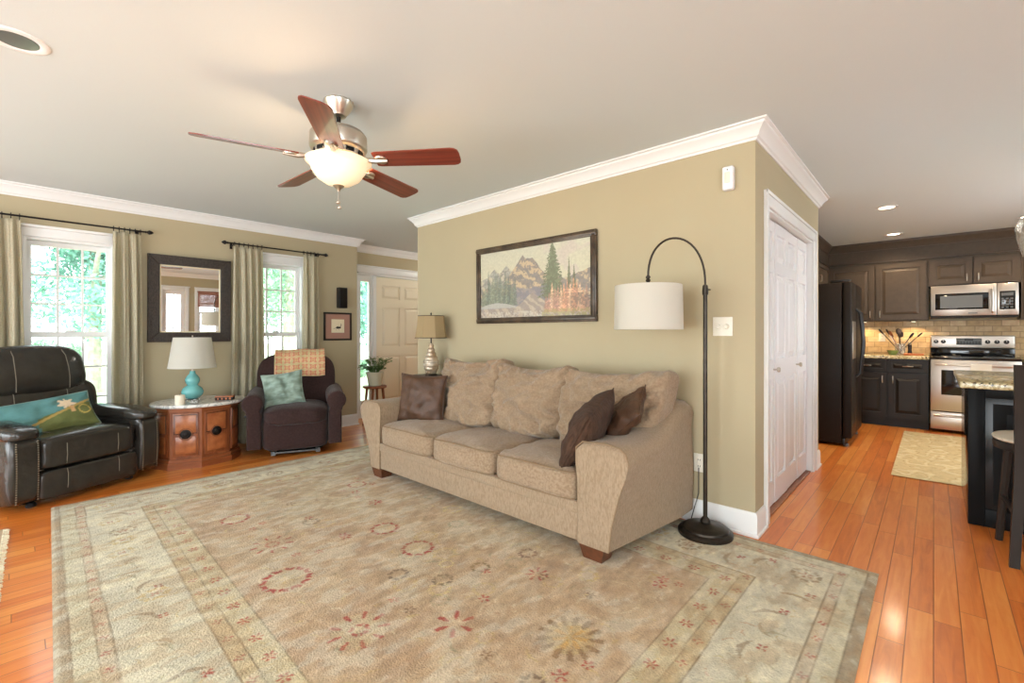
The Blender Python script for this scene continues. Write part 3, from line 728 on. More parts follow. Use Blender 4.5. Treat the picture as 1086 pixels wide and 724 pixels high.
    # guard borders of little red blossoms
    def along(off, step, fn):
        n = int((w-2*off)/step)
        for k in range(n+1):
            x = off+(w-2*off)*k/n; fn(x, off, 0); fn(x, h-off, 0)
        n = int((h-2*off)/step)
        for k in range(1, n):
            y = off+(h-2*off)*k/n; fn(off, y, 1); fn(w-off, y, 1)
    along(.138, .12, lambda x, y, v: star(x, y, .018, 4, S(160, 84, 66), .1, .55, .4, .85))
    along(.47, .15, lambda x, y, v: star(x, y, .020, 4, S(160, 92, 70), .1, .5, .6, .85))
    along(.55, .15, lambda x, y, v: star(x, y, .028, 6, red, .12, .45, .2, .95))
    along(.08, .10, lambda x, y, v: leafm(x, y, .03, .004, rs.random()*3, S(160, 140, 104), .6))
    along(.55, .05, lambda x, y, v: leafm(x, y+.0, .03, .003, rs.random()*3, gold, .5))
    cnt = [0]
    def main(x, y, v):
        x += rs.uniform(-.05, .05); y += rs.uniform(-.05, .05); k = rs.choice((0, 1, 1, 2, 3, 3))
        if k == 0: ringp(x, y, .055, 8, S(142, 124, 96), .2, .85); star(x, y, .03, 5, S(150, 100, 80), .2, .4)
        elif k == 1: leafm(x, y, .085, .011, rs.uniform(0, PI), S(140, 120, 92), .75); star(x+.05, y+.05, .022, 4, red, .1, .5)
        elif k == 2: ringp(x, y, .045, 6, gold, .35, .7); star(x, y, .02, 4, S(166, 96, 76), 0, .5)
        else: leafm(x, y, .06, .009, rs.uniform(0, PI), S(160, 138, 104), .7); leafm(x+.04, y, .06, .008, .5, grn, .6)
    along(.30, .17, main)
    along(.24, .09, lambda x, y, v: leafm(x+rs.uniform(-.03, .03), y+rs.uniform(-.03, .03), .035, .004, rs.random()*3, rs.choice([gold, gry, grn, S(190, 176, 120)]), .6))
    along(.37, .09, lambda x, y, v: leafm(x+rs.uniform(-.03, .03), y+rs.uniform(-.03, .03), .035, .004, rs.random()*3, rs.choice([gold, gry, S(176, 130, 100), S(190, 176, 120)]), .6))
    img = blend(img, np.clip((n5-.54)*4, 0, .35), S(160, 126, 84)); img = blend(img, np.clip((.45-n5)*4, 0, .3), S(208, 204, 184))
    img *= np.clip(.66+.40*n3+.32*n4, .5, 1.4)[..., None]
    def zf(Xc, Yc):
        e = np.minimum(np.minimum(X, w-X), np.minimum(Y, h-Y))
        return .004+.007*np.clip(e/.015, 0, 1)+.0015*(n2-.5)
    me = colgrid(w, h, nx, ny, img, 'XY', zf)
    co = np.zeros(len(me.vertices)*3, np.float32); me.vertices.foreach_get('co', co); co = co.reshape(-1, 3)
    co[:, 1] += (.04-.17*(co[:, 0]/w+.5))*(.5-co[:, 1]/h); me.vertices.foreach_set('co', co.ravel()); me.update()
    m = vcmat('wool rug pile', .95, .9, 140, .10, 90, sheen=.15, bdist=.006)
    t = link_me('area_rug', me, m, None, (x0+w/2, y0+h/2, 0))
    tag(t, 'large beige and gold floral wool rug with red rosettes under the sofa', 'rug')
big_rug()
# small woven rug at the left edge of the frame
R2 = math.radians
def small_rug():
    w, h = 2.2, 1.2; nx, ny, X, Y = drawn(w, h, .012)
    n = fbm2(X.shape, (40, 60), 9, 3); img = np.zeros(X.shape+(3,)); img[:] = S(196, 184, 166)[:3]
    img = blend(img, (np.sin(X*60) > .3)*.35*(n > .45), S(150, 140, 130)); img = blend(img, (h-Y < .04)*.8, S(176, 150, 120)); img = blend(img, ((h-Y) > .07)*((h-Y) < .10)*.7*(n > .4), S(150, 86, 62))
    me = colgrid(w, h, nx, ny, img, 'XY', lambda a, b: .006+.003*(n-.5))
    t = thing('woven_rug', 'small grey and cream woven rug with a fringed edge at far left', 'rug', (-3.1, -.648, 0), R2(-1.6))
    link_me('pile', me, vcmat('flat woven wool', .95, .8, 120, .12, 80), t)
    bm = NB(); rs = random.Random(2)
    for k in range(220):
        x = -1.09+2.18*k/219; tube(bm, [(x, .59, .006), (x+rs.uniform(-.008, .008), .602, .006), (x+rs.uniform(-.01, .01), .612+rs.random()*.010, .004)], .0022, 4)
    o = obj('fringe', bm, M['paper'], t)
small_rug()
def kitchen_rug():
    w, h = .95, 2.38; nx, ny, X, Y = drawn(w, h, .010)
    n = fbm2(X.shape, (9, 4), 21, 3); n2 = fbm2(X.shape, (60, 25), 22, 2); img = np.zeros(X.shape+(3,)); img[:] = S(204, 184, 140)[:3]
    v = np.sin(n*22+Y*2+X*3); img = blend(img, np.clip(np.abs(v)*-6+1.2, 0, 1)*.7, S(166, 134, 92)); img = blend(img, np.clip(-v*2-.9, 0, 1)*.6, S(222, 210, 172))
    img *= (.9+.2*n2)[..., None]
    me = colgrid(w, h, nx, ny, img, 'XY', lambda a, b: .007+.002*(n2-.5))
    t = link_me('runner_rug', me, vcmat('gold swirl pile', .95, .6, 160, .08, 90), None, (-.267+w/2, 5.03+h/2, 0))
    tag(t, 'gold kitchen runner rug with brown swirl pattern in front of the stove', 'rug')
kitchen_rug()

# ------------------------------------------------------------------ sofa
SX, SY = -2.38, 2.05
t = thing('sofa', 'long tan chenille three seat sofa with flared arms against the wall', 'sofa', (SX, SY, .009))
def cloth(p, s, a, seed): return a*(nz(p, s, seed)+.5*nz(p, s*2.3, seed+1))
def arm(sd):
    bm = NB(); xi = .977; secs = []
    st = [(-.004, .595, .62), (.0, .605, 1), (.02, .622, 1), (.12, .618, 1), (.25, .617, 1), (.38, .625, 1), (.50, .645, 1), (.60, .685, 1), (.70, .735, 1), (.78, .762, 1), (.86, .768, 1), (.885, .755, 1), (.89, .73, .9)]
    for y, zt, ins in st:
        f = min(1, max(0, (y)/.7)); xb = (1.16 if sd > 0 else 1.105)+(.09 if sd > 0 else .12)*f; xt = 1.275-(.02 if sd > 0 else .04)*f
        if ins < 1: g = .015
        else: g = 0
        pts = [(xi+g, .075+g), (xb-g, .075+g), (xb+(xt-xb)*.13-g, .20), (xb+(xt-xb)*.50-g, .36), (xt-.012-g, zt-.13), (xt-g, zt-.07), (xt-.015-g, zt-.03), (xt-.05, zt-.006-g), ((xt+xi)/2+.02, zt+.004-g), (xi+.03, zt-.004-g), (xi-.012+g, zt-.04), (xi-.012+g, zt-.12), (xi+g, .40), (xi+g, .25)]
        secs.append([(sd*a, y, b) for a, b in pts])
    loft(bm, secs)
    o = obj('arm', bm, M['chen'], t, ang=50)
    ring = [secs[2][i] for i in range(1, 14)]
    obj('piping', tube(NB(), [(p[0], .004, p[2]) for p in ring], .0045, 6), M['pipe'], o)
for sd in (-1, 1): arm(sd)
bm = NB(); box(bm, -.98, .98, .012, .86, .075, .285, .012); box(bm, -.98, .98, .0, .05, .225, .29, .012); obj('base', bm, M['chen'], t)
def bk(p, u):
    p.z += .02*math.sin((p.x+1.1)*2.2)*0; p += Vector((0, cloth(p, 4, .006, 3), 0)); return p
obj('back_frame', softbox(NB(), (.01, .80, .41), (2.34, .17, .67), 9, 14, bk), M['chen'], t)
edges_ = [-.895, -.30, .30, .895]
edges_ = [-.974, -.31, .33, .972]
for k in range(3):
    a, b = edges_[k], edges_[k+1]; sd_ = k*5+2
    def sc_(p, u, k=k, sd_=sd_):
        cr = (1-u.x**2)*(1-u.y**2)
        if u.z > 0: p.z += .028*cr+cloth(p, 5, .010, sd_)+.006*(1-abs(nz((p.x*1.5, p.y*.7, 0), 9, sd_+3))*4)
        p.y += cloth((p.x, 0, p.z), 5, .010, sd_+1)*(1 if u.y < 0 else .3)
        if u.y < 0: p.y -= .018*(1-u.x**2)*(1-u.z**2)
        p.x += cloth((0, p.y, p.z), 6, .005, sd_+2); return p
    c = obj('seat_cushion', softbox(NB(), ((a+b)/2, .285, .362), (b-a-.004, .60, .182), 7, 16, sc_), M['chenc'], t, ang=60)
    z = .437; hw = (b-a)/2-.012
    for zz in (.434, .295):
        pts = [(((a+b)/2)+hw*q, -.004-.016*(1-q*q)+(.035*abs(q)**10), zz+.012*(1-q*q)*(zz > .4)) for q in [i/12-1 for i in range(25)]]
        obj('piping', tube(NB(), pts, .0045, 6), M['pipe'], c)
bc = [(-.49, .70, .55, 3, 0), (.165, .66, .51, 1, 3), (.83, .74, .51, 3, 6)]
for cx, w, h, rot, sd_ in bc:
    def bf(p, u, w=w, sd_=sd_):
        top = max(0, u.z)
        p.x *= 1+.07*top*abs(u.x)+((.12*top-.22*max(0, -u.z)) if (sd_ == 6 and u.x > 0) else 0)-.03*max(0, -u.z)
        p.z += -.022*(1-u.x**2)*top+.10*abs(u.x)**5*top
        wr = cloth((p.x*.8, 0, p.z*1.4), 7, .020, sd_+11)+.021*(1-abs(nz((p.x*.6+p.z*.5, 0, p.z*1.3-p.x*.4), 9, sd_+5))*4)+.006*(1-abs(nz((p.x, 0, p.z*1.6), 19, sd_+9))*4)-.012*abs(u.x)**4
        rad = math.atan2(u.z, u.x); wr += .015*math.sin(rad*21+3*nz((u.x, u.z, 0), 2, sd_))*(u.x*u.x+u.z*u.z)*.6
        if u.y < 0: p.y += -wr-.05*(1-u.x**2)*(1-u.z**2)-.02*max(0, -u.z)
        p.x += cloth((0, p.y, p.z), 5, .008, sd_+2); p.z += cloth((p.x, 0, 0), 8, .008, sd_+4)*top
        return p
    mt = Matrix.Translation((cx, .60, .685)) @ Matrix.Rotation(math.radians(-13), 4, 'X') @ Matrix.Rotation(math.radians(-rot*.6), 4, 'Y')
    c = obj('back_cushion', softbox(NB(), (0, 0, 0), (w, .23, h), 6, 34, bf, mt), M['chenc'], t, ang=60)
for sx, sy in ((-1, .05), (1, .05), (-1, .80), (1, .80)):
    x = sx*(1.06 if sx > 0 else 1.02); bm = NB()
    s0 = [(x-.055, sy-.035, 0), (x+.055, sy-.035, 0), (x+.055, sy+.055, 0), (x-.055, sy+.055, 0)]
    s1 = [(x-.075, sy-.05, .076), (x+.075, sy-.05, .076), (x+.075, sy+.07, .076), (x-.075, sy+.07, .076)]
    obj('foot', loft(bm, [s0, s1]), M['footw'], t)

def throw_pillow(name, label, loc, rot, w, h, th, m, seed, wr=.02, seam=None, group=None, ears=.09):
    t = thing(name, label, 'pillow', loc, 0, group); t.rotation_euler = rot
    obj('cover', pillow(w, h, th, 26, wr, seed, ears), m, t, ang=180)
    obj('seam', pillow_seam(w, h, ears), seam or m, t)
    return t
def rot_of(rz, lean=0, roll=0):
    return (Matrix.Rotation(rz, 3, 'Z') @ Matrix.Rotation(lean, 3, 'X') @ Matrix.Rotation(roll, 3, 'Y')).to_euler()
R_ = math.radians
throw_pillow('throw_pillow', 'square brown leather pillow propped at the far left arm of the sofa', (-3.17, 2.34, .652), rot_of(R_(24), R_(-10), R_(1)), .44, .41, .15, M['brleath'], 4, .02)
throw_pillow('throw_pillow', 'dark brown ribbed pillow leaning forward on the near right sofa arm', (-1.455, 2.22, .655), rot_of(R_(-70), R_(-30), R_(20)), .38, .42, .19, M['brvel'], 9, .015, ears=.03)
throw_pillow('throw_pillow', 'brown leather pillow tucked behind the ribbed pillow on the right', (-1.335, 2.43, .715), rot_of(R_(-50), R_(-38), R_(30)), .33, .33, .13, M['brleath'], 13, .02)

# ------------------------------------------------------------------ big leather recliner
def recliner():
    t = thing('recliner', 'oversized dark leather recliner with nail head arms under the left window', 'recliner', (-5.060, .222, 0), R_(118))
    L = M['leather']; st_ = M['stitch']
    def lf(a, s, seed):
        def f(p, u):
            k = cloth(p, s, a, seed); n_ = Vector((u.x*.3, u.y, u.z)); return p+n_*k
        return f
    def seatf(p, u):
        if u.z > 0: p.z += .03*(1-u.x**2)*(1-u.y**2)+.02*max(0, -u.y)*(1-u.x**4)
        p.z += cloth(p, 6, .006, 2); return p
    s = obj('seat', softbox(NB(), (0, -.13, .348), (.655, .62, .215), 9, 18, seatf), L, t, ang=60)
    for x in (-.17, .17):
        pts = [(x, .05, .470), (x, -.15, .480), (x, -.35, .478), (x, -.415, .455), (x, -.441, .41), (x, -.444, .33), (x, -.436, .27)]
        obj('stitching', tube(NB(), pts, .0026, 5), st_, s)
    fr = obj('footrest', softbox(NB(), (0, -.395, .142), (.655, .11, .20), 9, 12, lf(.006, 7, 5)), L, t, ang=60)
    for x in (-.17, .17): obj('stitching', tube(NB(), [(x, -.440, .235), (x, -.453, .20), (x, -.452, .12), (x, -.438, .065)], .0026, 5), st_, fr)
    mt = Matrix.Translation((0, .20, .60)) @ Matrix.Rotation(R_(-10), 4, 'X')
    lb = obj('lumbar_cushion', softbox(NB(), (0, 0, 0), (.83, .20, .44), 5, 16, lf(.012, 6, 8), mt), L, t, ang=60)
    for x in (-.17, .17): obj('stitching', tube(NB(), [mt @ Vector((x, -.108, z)) for z in (-.12, -.05, .05, .12)]+[mt @ Vector((x, -.085, .16))], .0026, 5), st_, lb)
    def hf(p, u):
        top = max(0, u.z); p.x *= 1-.22*top**2; p.x -= .015
        p.z += cloth(p, 5, .006, 4); p.y += cloth(p, 5, .008, 6)-.02*(1-u.x**2)*(1-u.z**2)*(u.y < 0); return p
    mh = Matrix.Translation((0, .245, .90)) @ Matrix.Rotation(R_(-11), 4, 'X')
    hd = obj('headrest', softbox(NB(), (0, 0, 0), (.72, .23, .40), 4.5, 18, hf, mh), L, t, ang=60)
    for x in (-.17, .17): obj('stitching', tube(NB(), [mh @ Vector(q) for q in ((x, -.13, -.17), (x, -.148, -.08), (x, -.15, 0), (x*.97, -.14, .1), (x*.93, -.10, .165), (x*.9, -.03, .197))], .0026, 5), st_, hd)
    obj('back_shell', softbox(NB(), (0, 0, 0), (.68, .09, .78), 6, 10, None, Matrix.Translation((0, .315, .60)) @ Matrix.Rotation(R_(-8), 4, 'X')), L, t, ang=60)
    for sx in (-1, 1):
        def af(p, u, sx=sx):
            p.x += .02*sx*math.cos(u.z*1.4)*(1 if u.x*sx > 0 else 0); p.y += (-.012*math.cos(u.z*1.5) if u.y < 0 else 0); return p+Vector((cloth(p, 5, .006, 9), 0, 0))
        a = obj('arm', softbox(NB(), (sx*.405, -.06, .28), (.160, .78, .47), 9, 14, af), L, t, ang=60)
        for dx in (-.058, .058):
            bm = NB()
            for k in range(26):
                z = .075+k*.0158; bmesh.ops.create_icosphere(bm, subdivisions=1, radius=.0055, matrix=Matrix.Translation((sx*.405+dx, -.452-.010*math.cos((z-.28)/.235*1.5), z)))
            obj('nail_trim', bm, M['nail'], a)
        def pf(p, u):
            p.z += .03*max(0, -u.y)**2*-1+.012*(1-u.x**2); p.z += cloth(p, 7, .006, 12); return p
        pd = obj('arm_pad', softbox(NB(), (sx*.405, -.10, .535), (.215, .74, .10), 3.6, 14, pf), L, t, ang=60)
    bm = NB()
    box(bm, -.36, .36, -.30, -.26, .02, .05); box(bm, -.34, -.30, -.30, .35, .015, .06); box(bm, .30, .34, -.30, .35, .015, .06); box(bm, -.34, .34, .3, .34, .015, .06)
    obj('base_frame', bm, M['iron'], t)
    for x in (-.32, .32):
        for y in (-.34, .30):
            obj('glide', lathe(NB(), [(.028, 0), (.03, .012), (.02, .03)], (x, y, 0), 14), M['blackp'], t)
recliner()
# teal floral lumbar pillow: pattern as vertex colours
def floral_pillow():
    t = thing('lumbar_pillow', 'teal oblong pillow with a cream flower on the leather recliner', 'pillow', (-4.905, .172, .575)); t.rotation_euler = rot_of(R_(107), R_(-28), R_(-7))
    w, h = .62, .29; bm = pillow(w, h, .13, 60, .016, 3, .06); me = bpy.data.meshes.new('cover'); bmesh.ops.recalc_face_normals(bm, faces=bm.faces[:]); bm.to_mesh(me); bm.free(); me.shade_smooth()
    ca = me.color_attributes.new('pattern', 'FLOAT_COLOR', 'POINT'); out = []
    for v in me.vertices:
        x, z = v.co.x, v.co.z; n = nz((x, 0, z), 9, 1)
        c = Vector(S(84, 132, 132)[:3])*(1+.12*n)
        if z < -.02+x*.25+.02*n and x > -.06: c = Vector(S(104, 112, 62)[:3])*(1+.2*n)
        if abs(z-(-.05+.34*(x+.05))) < .009 and x > -.1: c = Vector(S(176, 150, 84)[:3])
        if math.hypot((x-.13)*.8, (z-.055)*1.1)+.010*math.sin(math.atan2(z-.055, x-.13)*7) < .038: c = Vector(S(226, 206, 176)[:3])
        if abs(x-.155) < .012 and -.02 < z < .03: c = Vector(S(210, 170, 120)[:3])
        if abs(math.hypot(x-.23, z+.01)-.035) < .005: c = Vector(S(190, 168, 90)[:3])
        out += [c.x, c.y, c.z, 1]
    ca.data.foreach_set('color', out)
    link_me('cover', me, vcmat('teal printed cloth', .75, .3, 250, .05, 60), t)
    obj('seam', pillow_seam(w, h, .06), M['tealv'], t)
floral_pillow()

# ------------------------------------------------------------------ slipcovered rocker recliner
def rocker():
    t = thing('recliner', 'small dark brown slipcovered recliner with rolled arms by the second window', 'recliner', (-4.955, 2.045, 0), R_(66.5))
    V = M['brvelour']
    def f0(p, u): return p+Vector((0, cloth((p.x, 0, p.z), 7, .012, 3), 0))
    obj('skirt', softbox(NB(), (0, -.02, .23), (.60, .80, .34), 8, 14, f0), V, t, ang=60)
    def fs(p, u):
        if u.z > 0: p.z += .035*(1-u.x**2)*(1-u.y**4)+cloth(p, 6, .008, 1)
        if u.y < 0: p.y += cloth((p.x, 0, p.z), 11, .02, 2)-.02*(1-u.x**2)
        return p
    obj('seat_cushion', softbox(NB(), (0, -.14, .385), (.60, .60, .165), 4.5, 18, fs), V, t, ang=60)
    def fb(p, u):
        top = max(0, u.z); p.x *= 1-.08*top**3; p.z -= .03*top*abs(u.x)**3; p.y += cloth(p, 4, .012, 7)-.02*(1-u.x**2)*(u.y < 0); return p
    obj('backrest', softbox(NB(), (0, 0, 0), (.78, .20, .66), 5, 18, fb, Matrix.Translation((0, .245, .652)) @ Matrix.Rotation(R_(-9), 4, 'X')), V, t, ang=60)
    for sx in (-1, 1):
        secs = []
        for y, sc_ in ((-.405, .72), (-.40, .9), (-.385, 1), (-.2, 1), (0, 1), (.2, 1), (.36, 1), (.375, .9)):
            c = []; cx = sx*.362; zc = .535; r = .092*sc_
            for k in range(15):
                a = R_(-50)+k*R_(280)/14; c.append((cx+sx*.012+sx*r*math.cos(a), y, zc+r*math.sin(a)+.01*math.sin(y*6)))
            b = [(cx-sx*.065*sc_, y, .42), (cx-sx*.065*sc_, y, .10), (cx+sx*.06*sc_, y, .10), (cx+sx*.06*sc_, y, .42)]
            secs.append(c+b)
        obj('arm', loft(NB(), secs), V, t, ang=60)
    bm = NB(); box(bm, -.20, .20, -.35, -.33, .03, .045, .004); box(bm, -.22, -.18, -.33, .3, .01, .05); box(bm, .18, .22, -.33, .3, .01, .05)
    obj('base_frame', bm, M['display'], t)
    bm = NB(); lathe(bm, [(.27, .0), (.28, .01), (.27, .03)], (0, .02, 0), 40); obj('swivel_ring', bm, M['iron'], t)
    lv = NB(); tube(lv, [(-.43, -.05, .36), (-.455, -.05, .36), (-.46, -.14, .38)], .010); obj('lever', lv, M['blackp'], t)
rocker()
def throw():
    # folded quilt draped over the top of the rocker's back
    t = thing('throw_blanket', 'folded pink and green quilt draped over the back of the brown recliner', 'blanket', (-4.955, 2.045, 0), R_(66.5))
    w, h = .50, .42; nx, ny = 100, 84; X, Y = np.meshgrid(np.linspace(0, w, nx+1), np.linspace(0, h, ny+1))
    img = np.zeros(X.shape+(3,)); img[:] = S(206, 186, 138)[:3]
    n = fbm2(X.shape, (6, 7), 3, 3); img = blend(img, np.clip((n-.5)*4, 0, .6), S(176, 176, 130)); img = blend(img, np.clip((.45-n)*4, 0, .6), S(222, 170, 136))
    u = (X/.085) % 1-.5; v = (Y/.07) % 1-.5; r = np.hypot(u*.9, v*1.1)*(1+.35*np.cos(4*np.arctan2(v, u))); img = blend(img, (r < .33)*(r > .16)*.8, S(196, 104, 84)); img = blend(img, (r < .12)*.8, S(204, 150, 96)); img = blend(img, (np.maximum(abs(u), abs(v)) > .46)*.6, S(178, 150, 110))
    me = colgrid(w, h, nx, ny, img, 'XZ')
    # wrap: distance down the front, over the top and behind
    vv = me.vertices; d = np.zeros(len(vv)*3, np.float32); vv.foreach_get('co', d); d = d.reshape(-1, 3)
    x = d[:, 0].copy(); s = d[:, 2]+h/2
    zt = 1.0; rr = .135; L1 = .135; y = np.zeros_like(s); z = np.zeros_like(s); arc = PI*rr
    lean = math.tan(R_(9))
    f = s < L1; y[f] = -rr-lean*(L1-s[f])*1.0; z[f] = zt-rr-(L1-s[f])
    m = (s >= L1)*(s < L1+arc); a = (s[m]-L1)/rr; y[m] = -rr*np.cos(a); z[m] = zt-rr+rr*np.sin(a)
    b = s >= L1+arc; y[b] = rr+.02; z[b] = zt-rr-(s[b]-L1-arc)
    y += .296+.006*np.sin(x*30); z += .004*np.sin(x*22+1)+x*.03
    d[:, 0] = x+.03; d[:, 1] = y; d[:, 2] = z; vv.foreach_set('co', d.ravel()); me.update()
    o = link_me('quilt', me, vcmat('printed quilt cotton', .9, .5, 90, .05, 70), t); solid(o, .024, 1)
    
throw()
throw_pillow('throw_pillow', 'sage teal velvet pillow with ridges resting on the brown recliner seat', (-4.86, 1.875, .63), rot_of(R_(62), R_(-16), R_(-8)), .38, .36, .12, M['tealv'], 21, .035)

# ------------------------------------------------------------------ drum commode with marble top, lamp and trinkets
def commode():
    t = thing('side_cabinet', 'wooden angled side cabinet with marble top between the two recliners', 'cabinet', (-5.20, 1.22, 0))
    base = [(-4.93, .93), (-4.84, 1.165), (-4.90, 1.42), (-5.07, 1.55), (-5.42, 1.55), (-5.52, 1.42), (-5.52, 1.0), (-5.42, .86), (-5.12, .85)]
    P = [Vector((a+5.20, b-1.22)) for a, b in base]
    def off(k): return [tuple(p*(1+k/p.length)) for p in P]
    bm = NB(); prism(bm, off(-.025), .07, .53); obj('body', bm, M['wood'], t, ang=20)
    bm = NB(); prism(bm, off(0), 0, .055); prism(bm, off(-.012), .055, .085); obj('plinth', bm, M['woodp'], t, ang=20)
    bm = NB(); prism(bm, off(-.012), .505, .532); obj('cornice', bm, M['woodp'], t, ang=20)
    pts = [(.35*math.cos(a)*1.0, .385*math.sin(a)+.012) for a in [2*PI*k/48 for k in range(48)]]
    bm = NB(); loft(bm, [[(x*.985, y*.985, .534) for x, y in pts], [(x, y, .542) for x, y in pts], [(x, y, .554) for x, y in pts], [(x*.985, y*.985, .562) for x, y in pts]]); obj('marble_top', bm, M['marble'], t, ang=40)
    Q = off(-.025)
    for i, (a, b) in enumerate(((0, 1), (1, 2), (2, 3), (8, 0))):
        A, Bv = Vector(Q[a]), Vector(Q[b]); d = Bv-A; w = d.length; ang = math.atan2(d.y, d.x)
        bm = NB(); m_ = .022; z0, z1 = .11, .49
        box(bm, m_, w-m_, -.010, .002, z0, z1, .003)
        dr = obj('door' if i < 2 else 'side_panel', bm, M['wood'], t, loc=(A.x, A.y, 0), rot=(0, 0, ang))
        for (h0, h1) in ((z0+.025, z0+.175), (z1-.175, z1-.02)):
            il = obj('inlay', B(m_+.02, w-m_-.02, -.014, -.009, h0, h1, bev=.002), M['burl'], dr)
        tube_ = tube(NB(), [(m_+.012, -.011, h0-.006), (w-m_-.012, -.011, h0-.006), (w-m_-.012, -.011, h1+.006), (m_+.012, -.011, h1+.006)], .003, 5, True); obj('bead', tube_, M['iron'], dr)
        if i < 2:
            bm = NB(); lathe(bm, [(.042, 0), (.042, .004), (.034, .008), (.026, .008), (.022, .016), (.012, .020), (0, .021)], n=20)
            bmesh.ops.rotate(bm, verts=bm.verts[:], cent=(0, 0, 0), matrix=Matrix.Rotation(PI/2, 3, 'X'))
            obj('knob', bm, M['iron'], dr, loc=(w/2, -.013, .305))
            bm = NB(); tube(bm, [(w/2+.05*math.cos(a), -.015, .305+.05*math.sin(a)) for a in [2*PI*k/24 for k in range(24)]], .004, 6, True); obj('ring_moulding', bm, M['wood'], dr)
commode()
TZ = .562
t = thing('table_lamp', 'teal double gourd ceramic lamp with white shade on the side cabinet', 'lamp', (-5.16, 1.165, TZ))
bm = NB(); box(bm, -.055, .055, -.055, .055, 0, .022, .004); obj('base', bm, M['acryl'], t)
bm = NB(); lathe(bm, [(.035, .022), (.06, .035), (.083, .06), (.090, .09), (.080, .12), (.055, .142), (.042, .152), (.050, .168), (.060, .19), (.058, .215), (.045, .238), (.026, .258), (.022, .28), (.024, .285)], n=40); obj('body', bm, M['teal'], t, ang=60)
bm = NB(); tube(bm, [(0, 0, .285), (0, 0, .36), (0, 0, .58), (0, 0, .62)], [.008, .006, .004, .006]); obj('stem', bm, M['nickel'], t)
def drum(r0, r1, z0, z1, n=48):
    bm = NB(); secs = [[(r*math.cos(2*PI*i/n), r*math.sin(2*PI*i/n), z) for i in range(n)] for r, z in ((r0, z0), (r1, z1), (r1-.004, z1), (r0-.004, z0))]
    return loft(bm, secs, False, True, True)
obj('shade', drum(.193, .150, .315, .60), M['shadew'], t)
bm = NB(); [tube(bm, [(0, 0, .595), (.147*math.cos(a), .147*math.sin(a), .595)], .0025, 5) for a in (0, 2.09, 4.19)]; obj('spider', bm, M['nickel'], t)
t = thing('candle', 'short ivory pillar candle beside the teal lamp', 'candle', (-4.98, 1.03, TZ)); bm = NB(); lathe(bm, [(.036, 0), (.038, .004), (.038, .082), (.034, .086), (.006, .083)], n=28); obj('wax', bm, M['wax'], t); obj('wick', tube(NB(), [(0, 0, .083), (.002, 0, .095)], .0015, 5), M['iron'], t)
t = thing('trinket_box', 'low dark carved box lying on the marble top', 'box', (-5.03, 1.40, TZ), R_(60)); obj('body', B(-.075, .075, -.035, .035, 0, .028, bev=.003), M['iron'], t); bm = NB(); box(bm, -.078, .078, -.038, .038, .028, .040, .003); [box(bm, x-.008, x+.008, -.040, -.035, .006, .024, .002) for x in (-.05, -.017, .017, .05)]; obj('lid', bm, M['burl'], t)
t = thing('glass_dish', 'small clear glass dish in front of the teal lamp', 'dish', (-4.955, 1.135, TZ)); bm = NB(); lathe(bm, [(.02, 0), (.03, .004), (.034, .035), (.030, .035), (.026, .008), (0, .006)], n=24); obj('bowl', bm, M['acryl'], t)

# ------------------------------------------------------------------ windows' curtains and rods
def curtain(label, y0, y1, folds, seed, xbase=XW+.09, zt=2.135, bot=.012, pinch=.86):
    t = thing('curtain', label, 'curtain', (xbase, (y0+y1)/2, 0), 0, None)
    w = y1-y0; nx, nz_ = folds*18, 46; bm = NB(); g = []
    for j in range(nz_+1):
        v = j/nz_; z = zt+(bot-zt)*v; row = []
        A = .020+.020*min(1, v*2.5)
        for i in range(nx+1):
            u = i/nx; ph = u*folds*2*PI+.6*math.sin(v*2.1+seed+u*4)*min(1, v*3)
            x = A*(math.sin(ph)+.35*math.sin(ph*2.3+seed*2+v)+.2*math.sin(ph*.5+seed))*.8+.008*math.sin(u*9+v*3+seed)*v
            y = (u-.5)*w*(pinch+(1-pinch)*min(1, v*1.4))+.012*math.sin(ph*2+seed)*v
            if v < .05: x *= .6+8*v
            row.append(bm.verts.new((x, y, z)))
        g.append(row)
    for a, b in zip(g, g[1:]):
        for i in range(nx): bm.faces.new((a[i], a[i+1], b[i+1], b[i]))
    o = obj('cloth', bm, M['curtain'], t, ang=180); solid(o, .003, 0)
    n = folds+3
    for k in range(n):
        yy = (-.5+(k)/(n-1))*w*pinch*.96; bm = NB()
        tube(bm, [(.0+.017*math.cos(a), yy, 2.165+.017*math.sin(a)) for a in [2*PI*q/14 for q in range(14)]], .0028, 5, True)
        tube(bm, [(0, yy, 2.149), (0, yy, 2.128)], .003, 5)
        obj('ring', bm, M['iron'], t)
curtain('sage curtain panel at the left edge of the photo, left of the first window', -.27, .085, 4, 1)
curtain('sage curtain panel between the first window and the square mirror', .62, .855, 3, 2)
curtain('sage curtain panel right of the mirror, left side of the second window', 1.60, 1.93, 4, 3)
curtain('narrow sage curtain on the right of the second window, near the speaker', 2.345, 2.555, 2, 4)
def rod(label, y0, y1):
    x = XW+.09; t = thing('curtain_rod', label, 'curtain rod', (x, (y0+y1)/2, 2.165)); h = (y1-y0)/2
    obj('pole', tube(NB(), [(0, -h, 0), (0, h, 0)], .008, 10), M['iron'], t)
    for s in (-1, 1):
        bm = NB(); lathe(bm, [(.008, 0), (.013, .004), (.008, .010), (.012, .018), (.022, .030), (.016, .048), (.005, .062), (0, .066)], n=16)
        bmesh.ops.rotate(bm, verts=bm.verts[:], cent=(0, 0, 0), matrix=Matrix.Rotation(-s*PI/2, 3, 'X')); obj('finial', bm, M['iron'], t, loc=(0, s*h, 0))
        bm = NB(); tube(bm, [(-.089, s*(h-.05), -.02), (-.03, s*(h-.05), -.02), (0, s*(h-.05), -.008)], .005, 6); box(bm, -.09, -.084, s*(h-.05)-.012, s*(h-.05)+.012, -.05, .01); obj('bracket', bm, M['iron'], t)
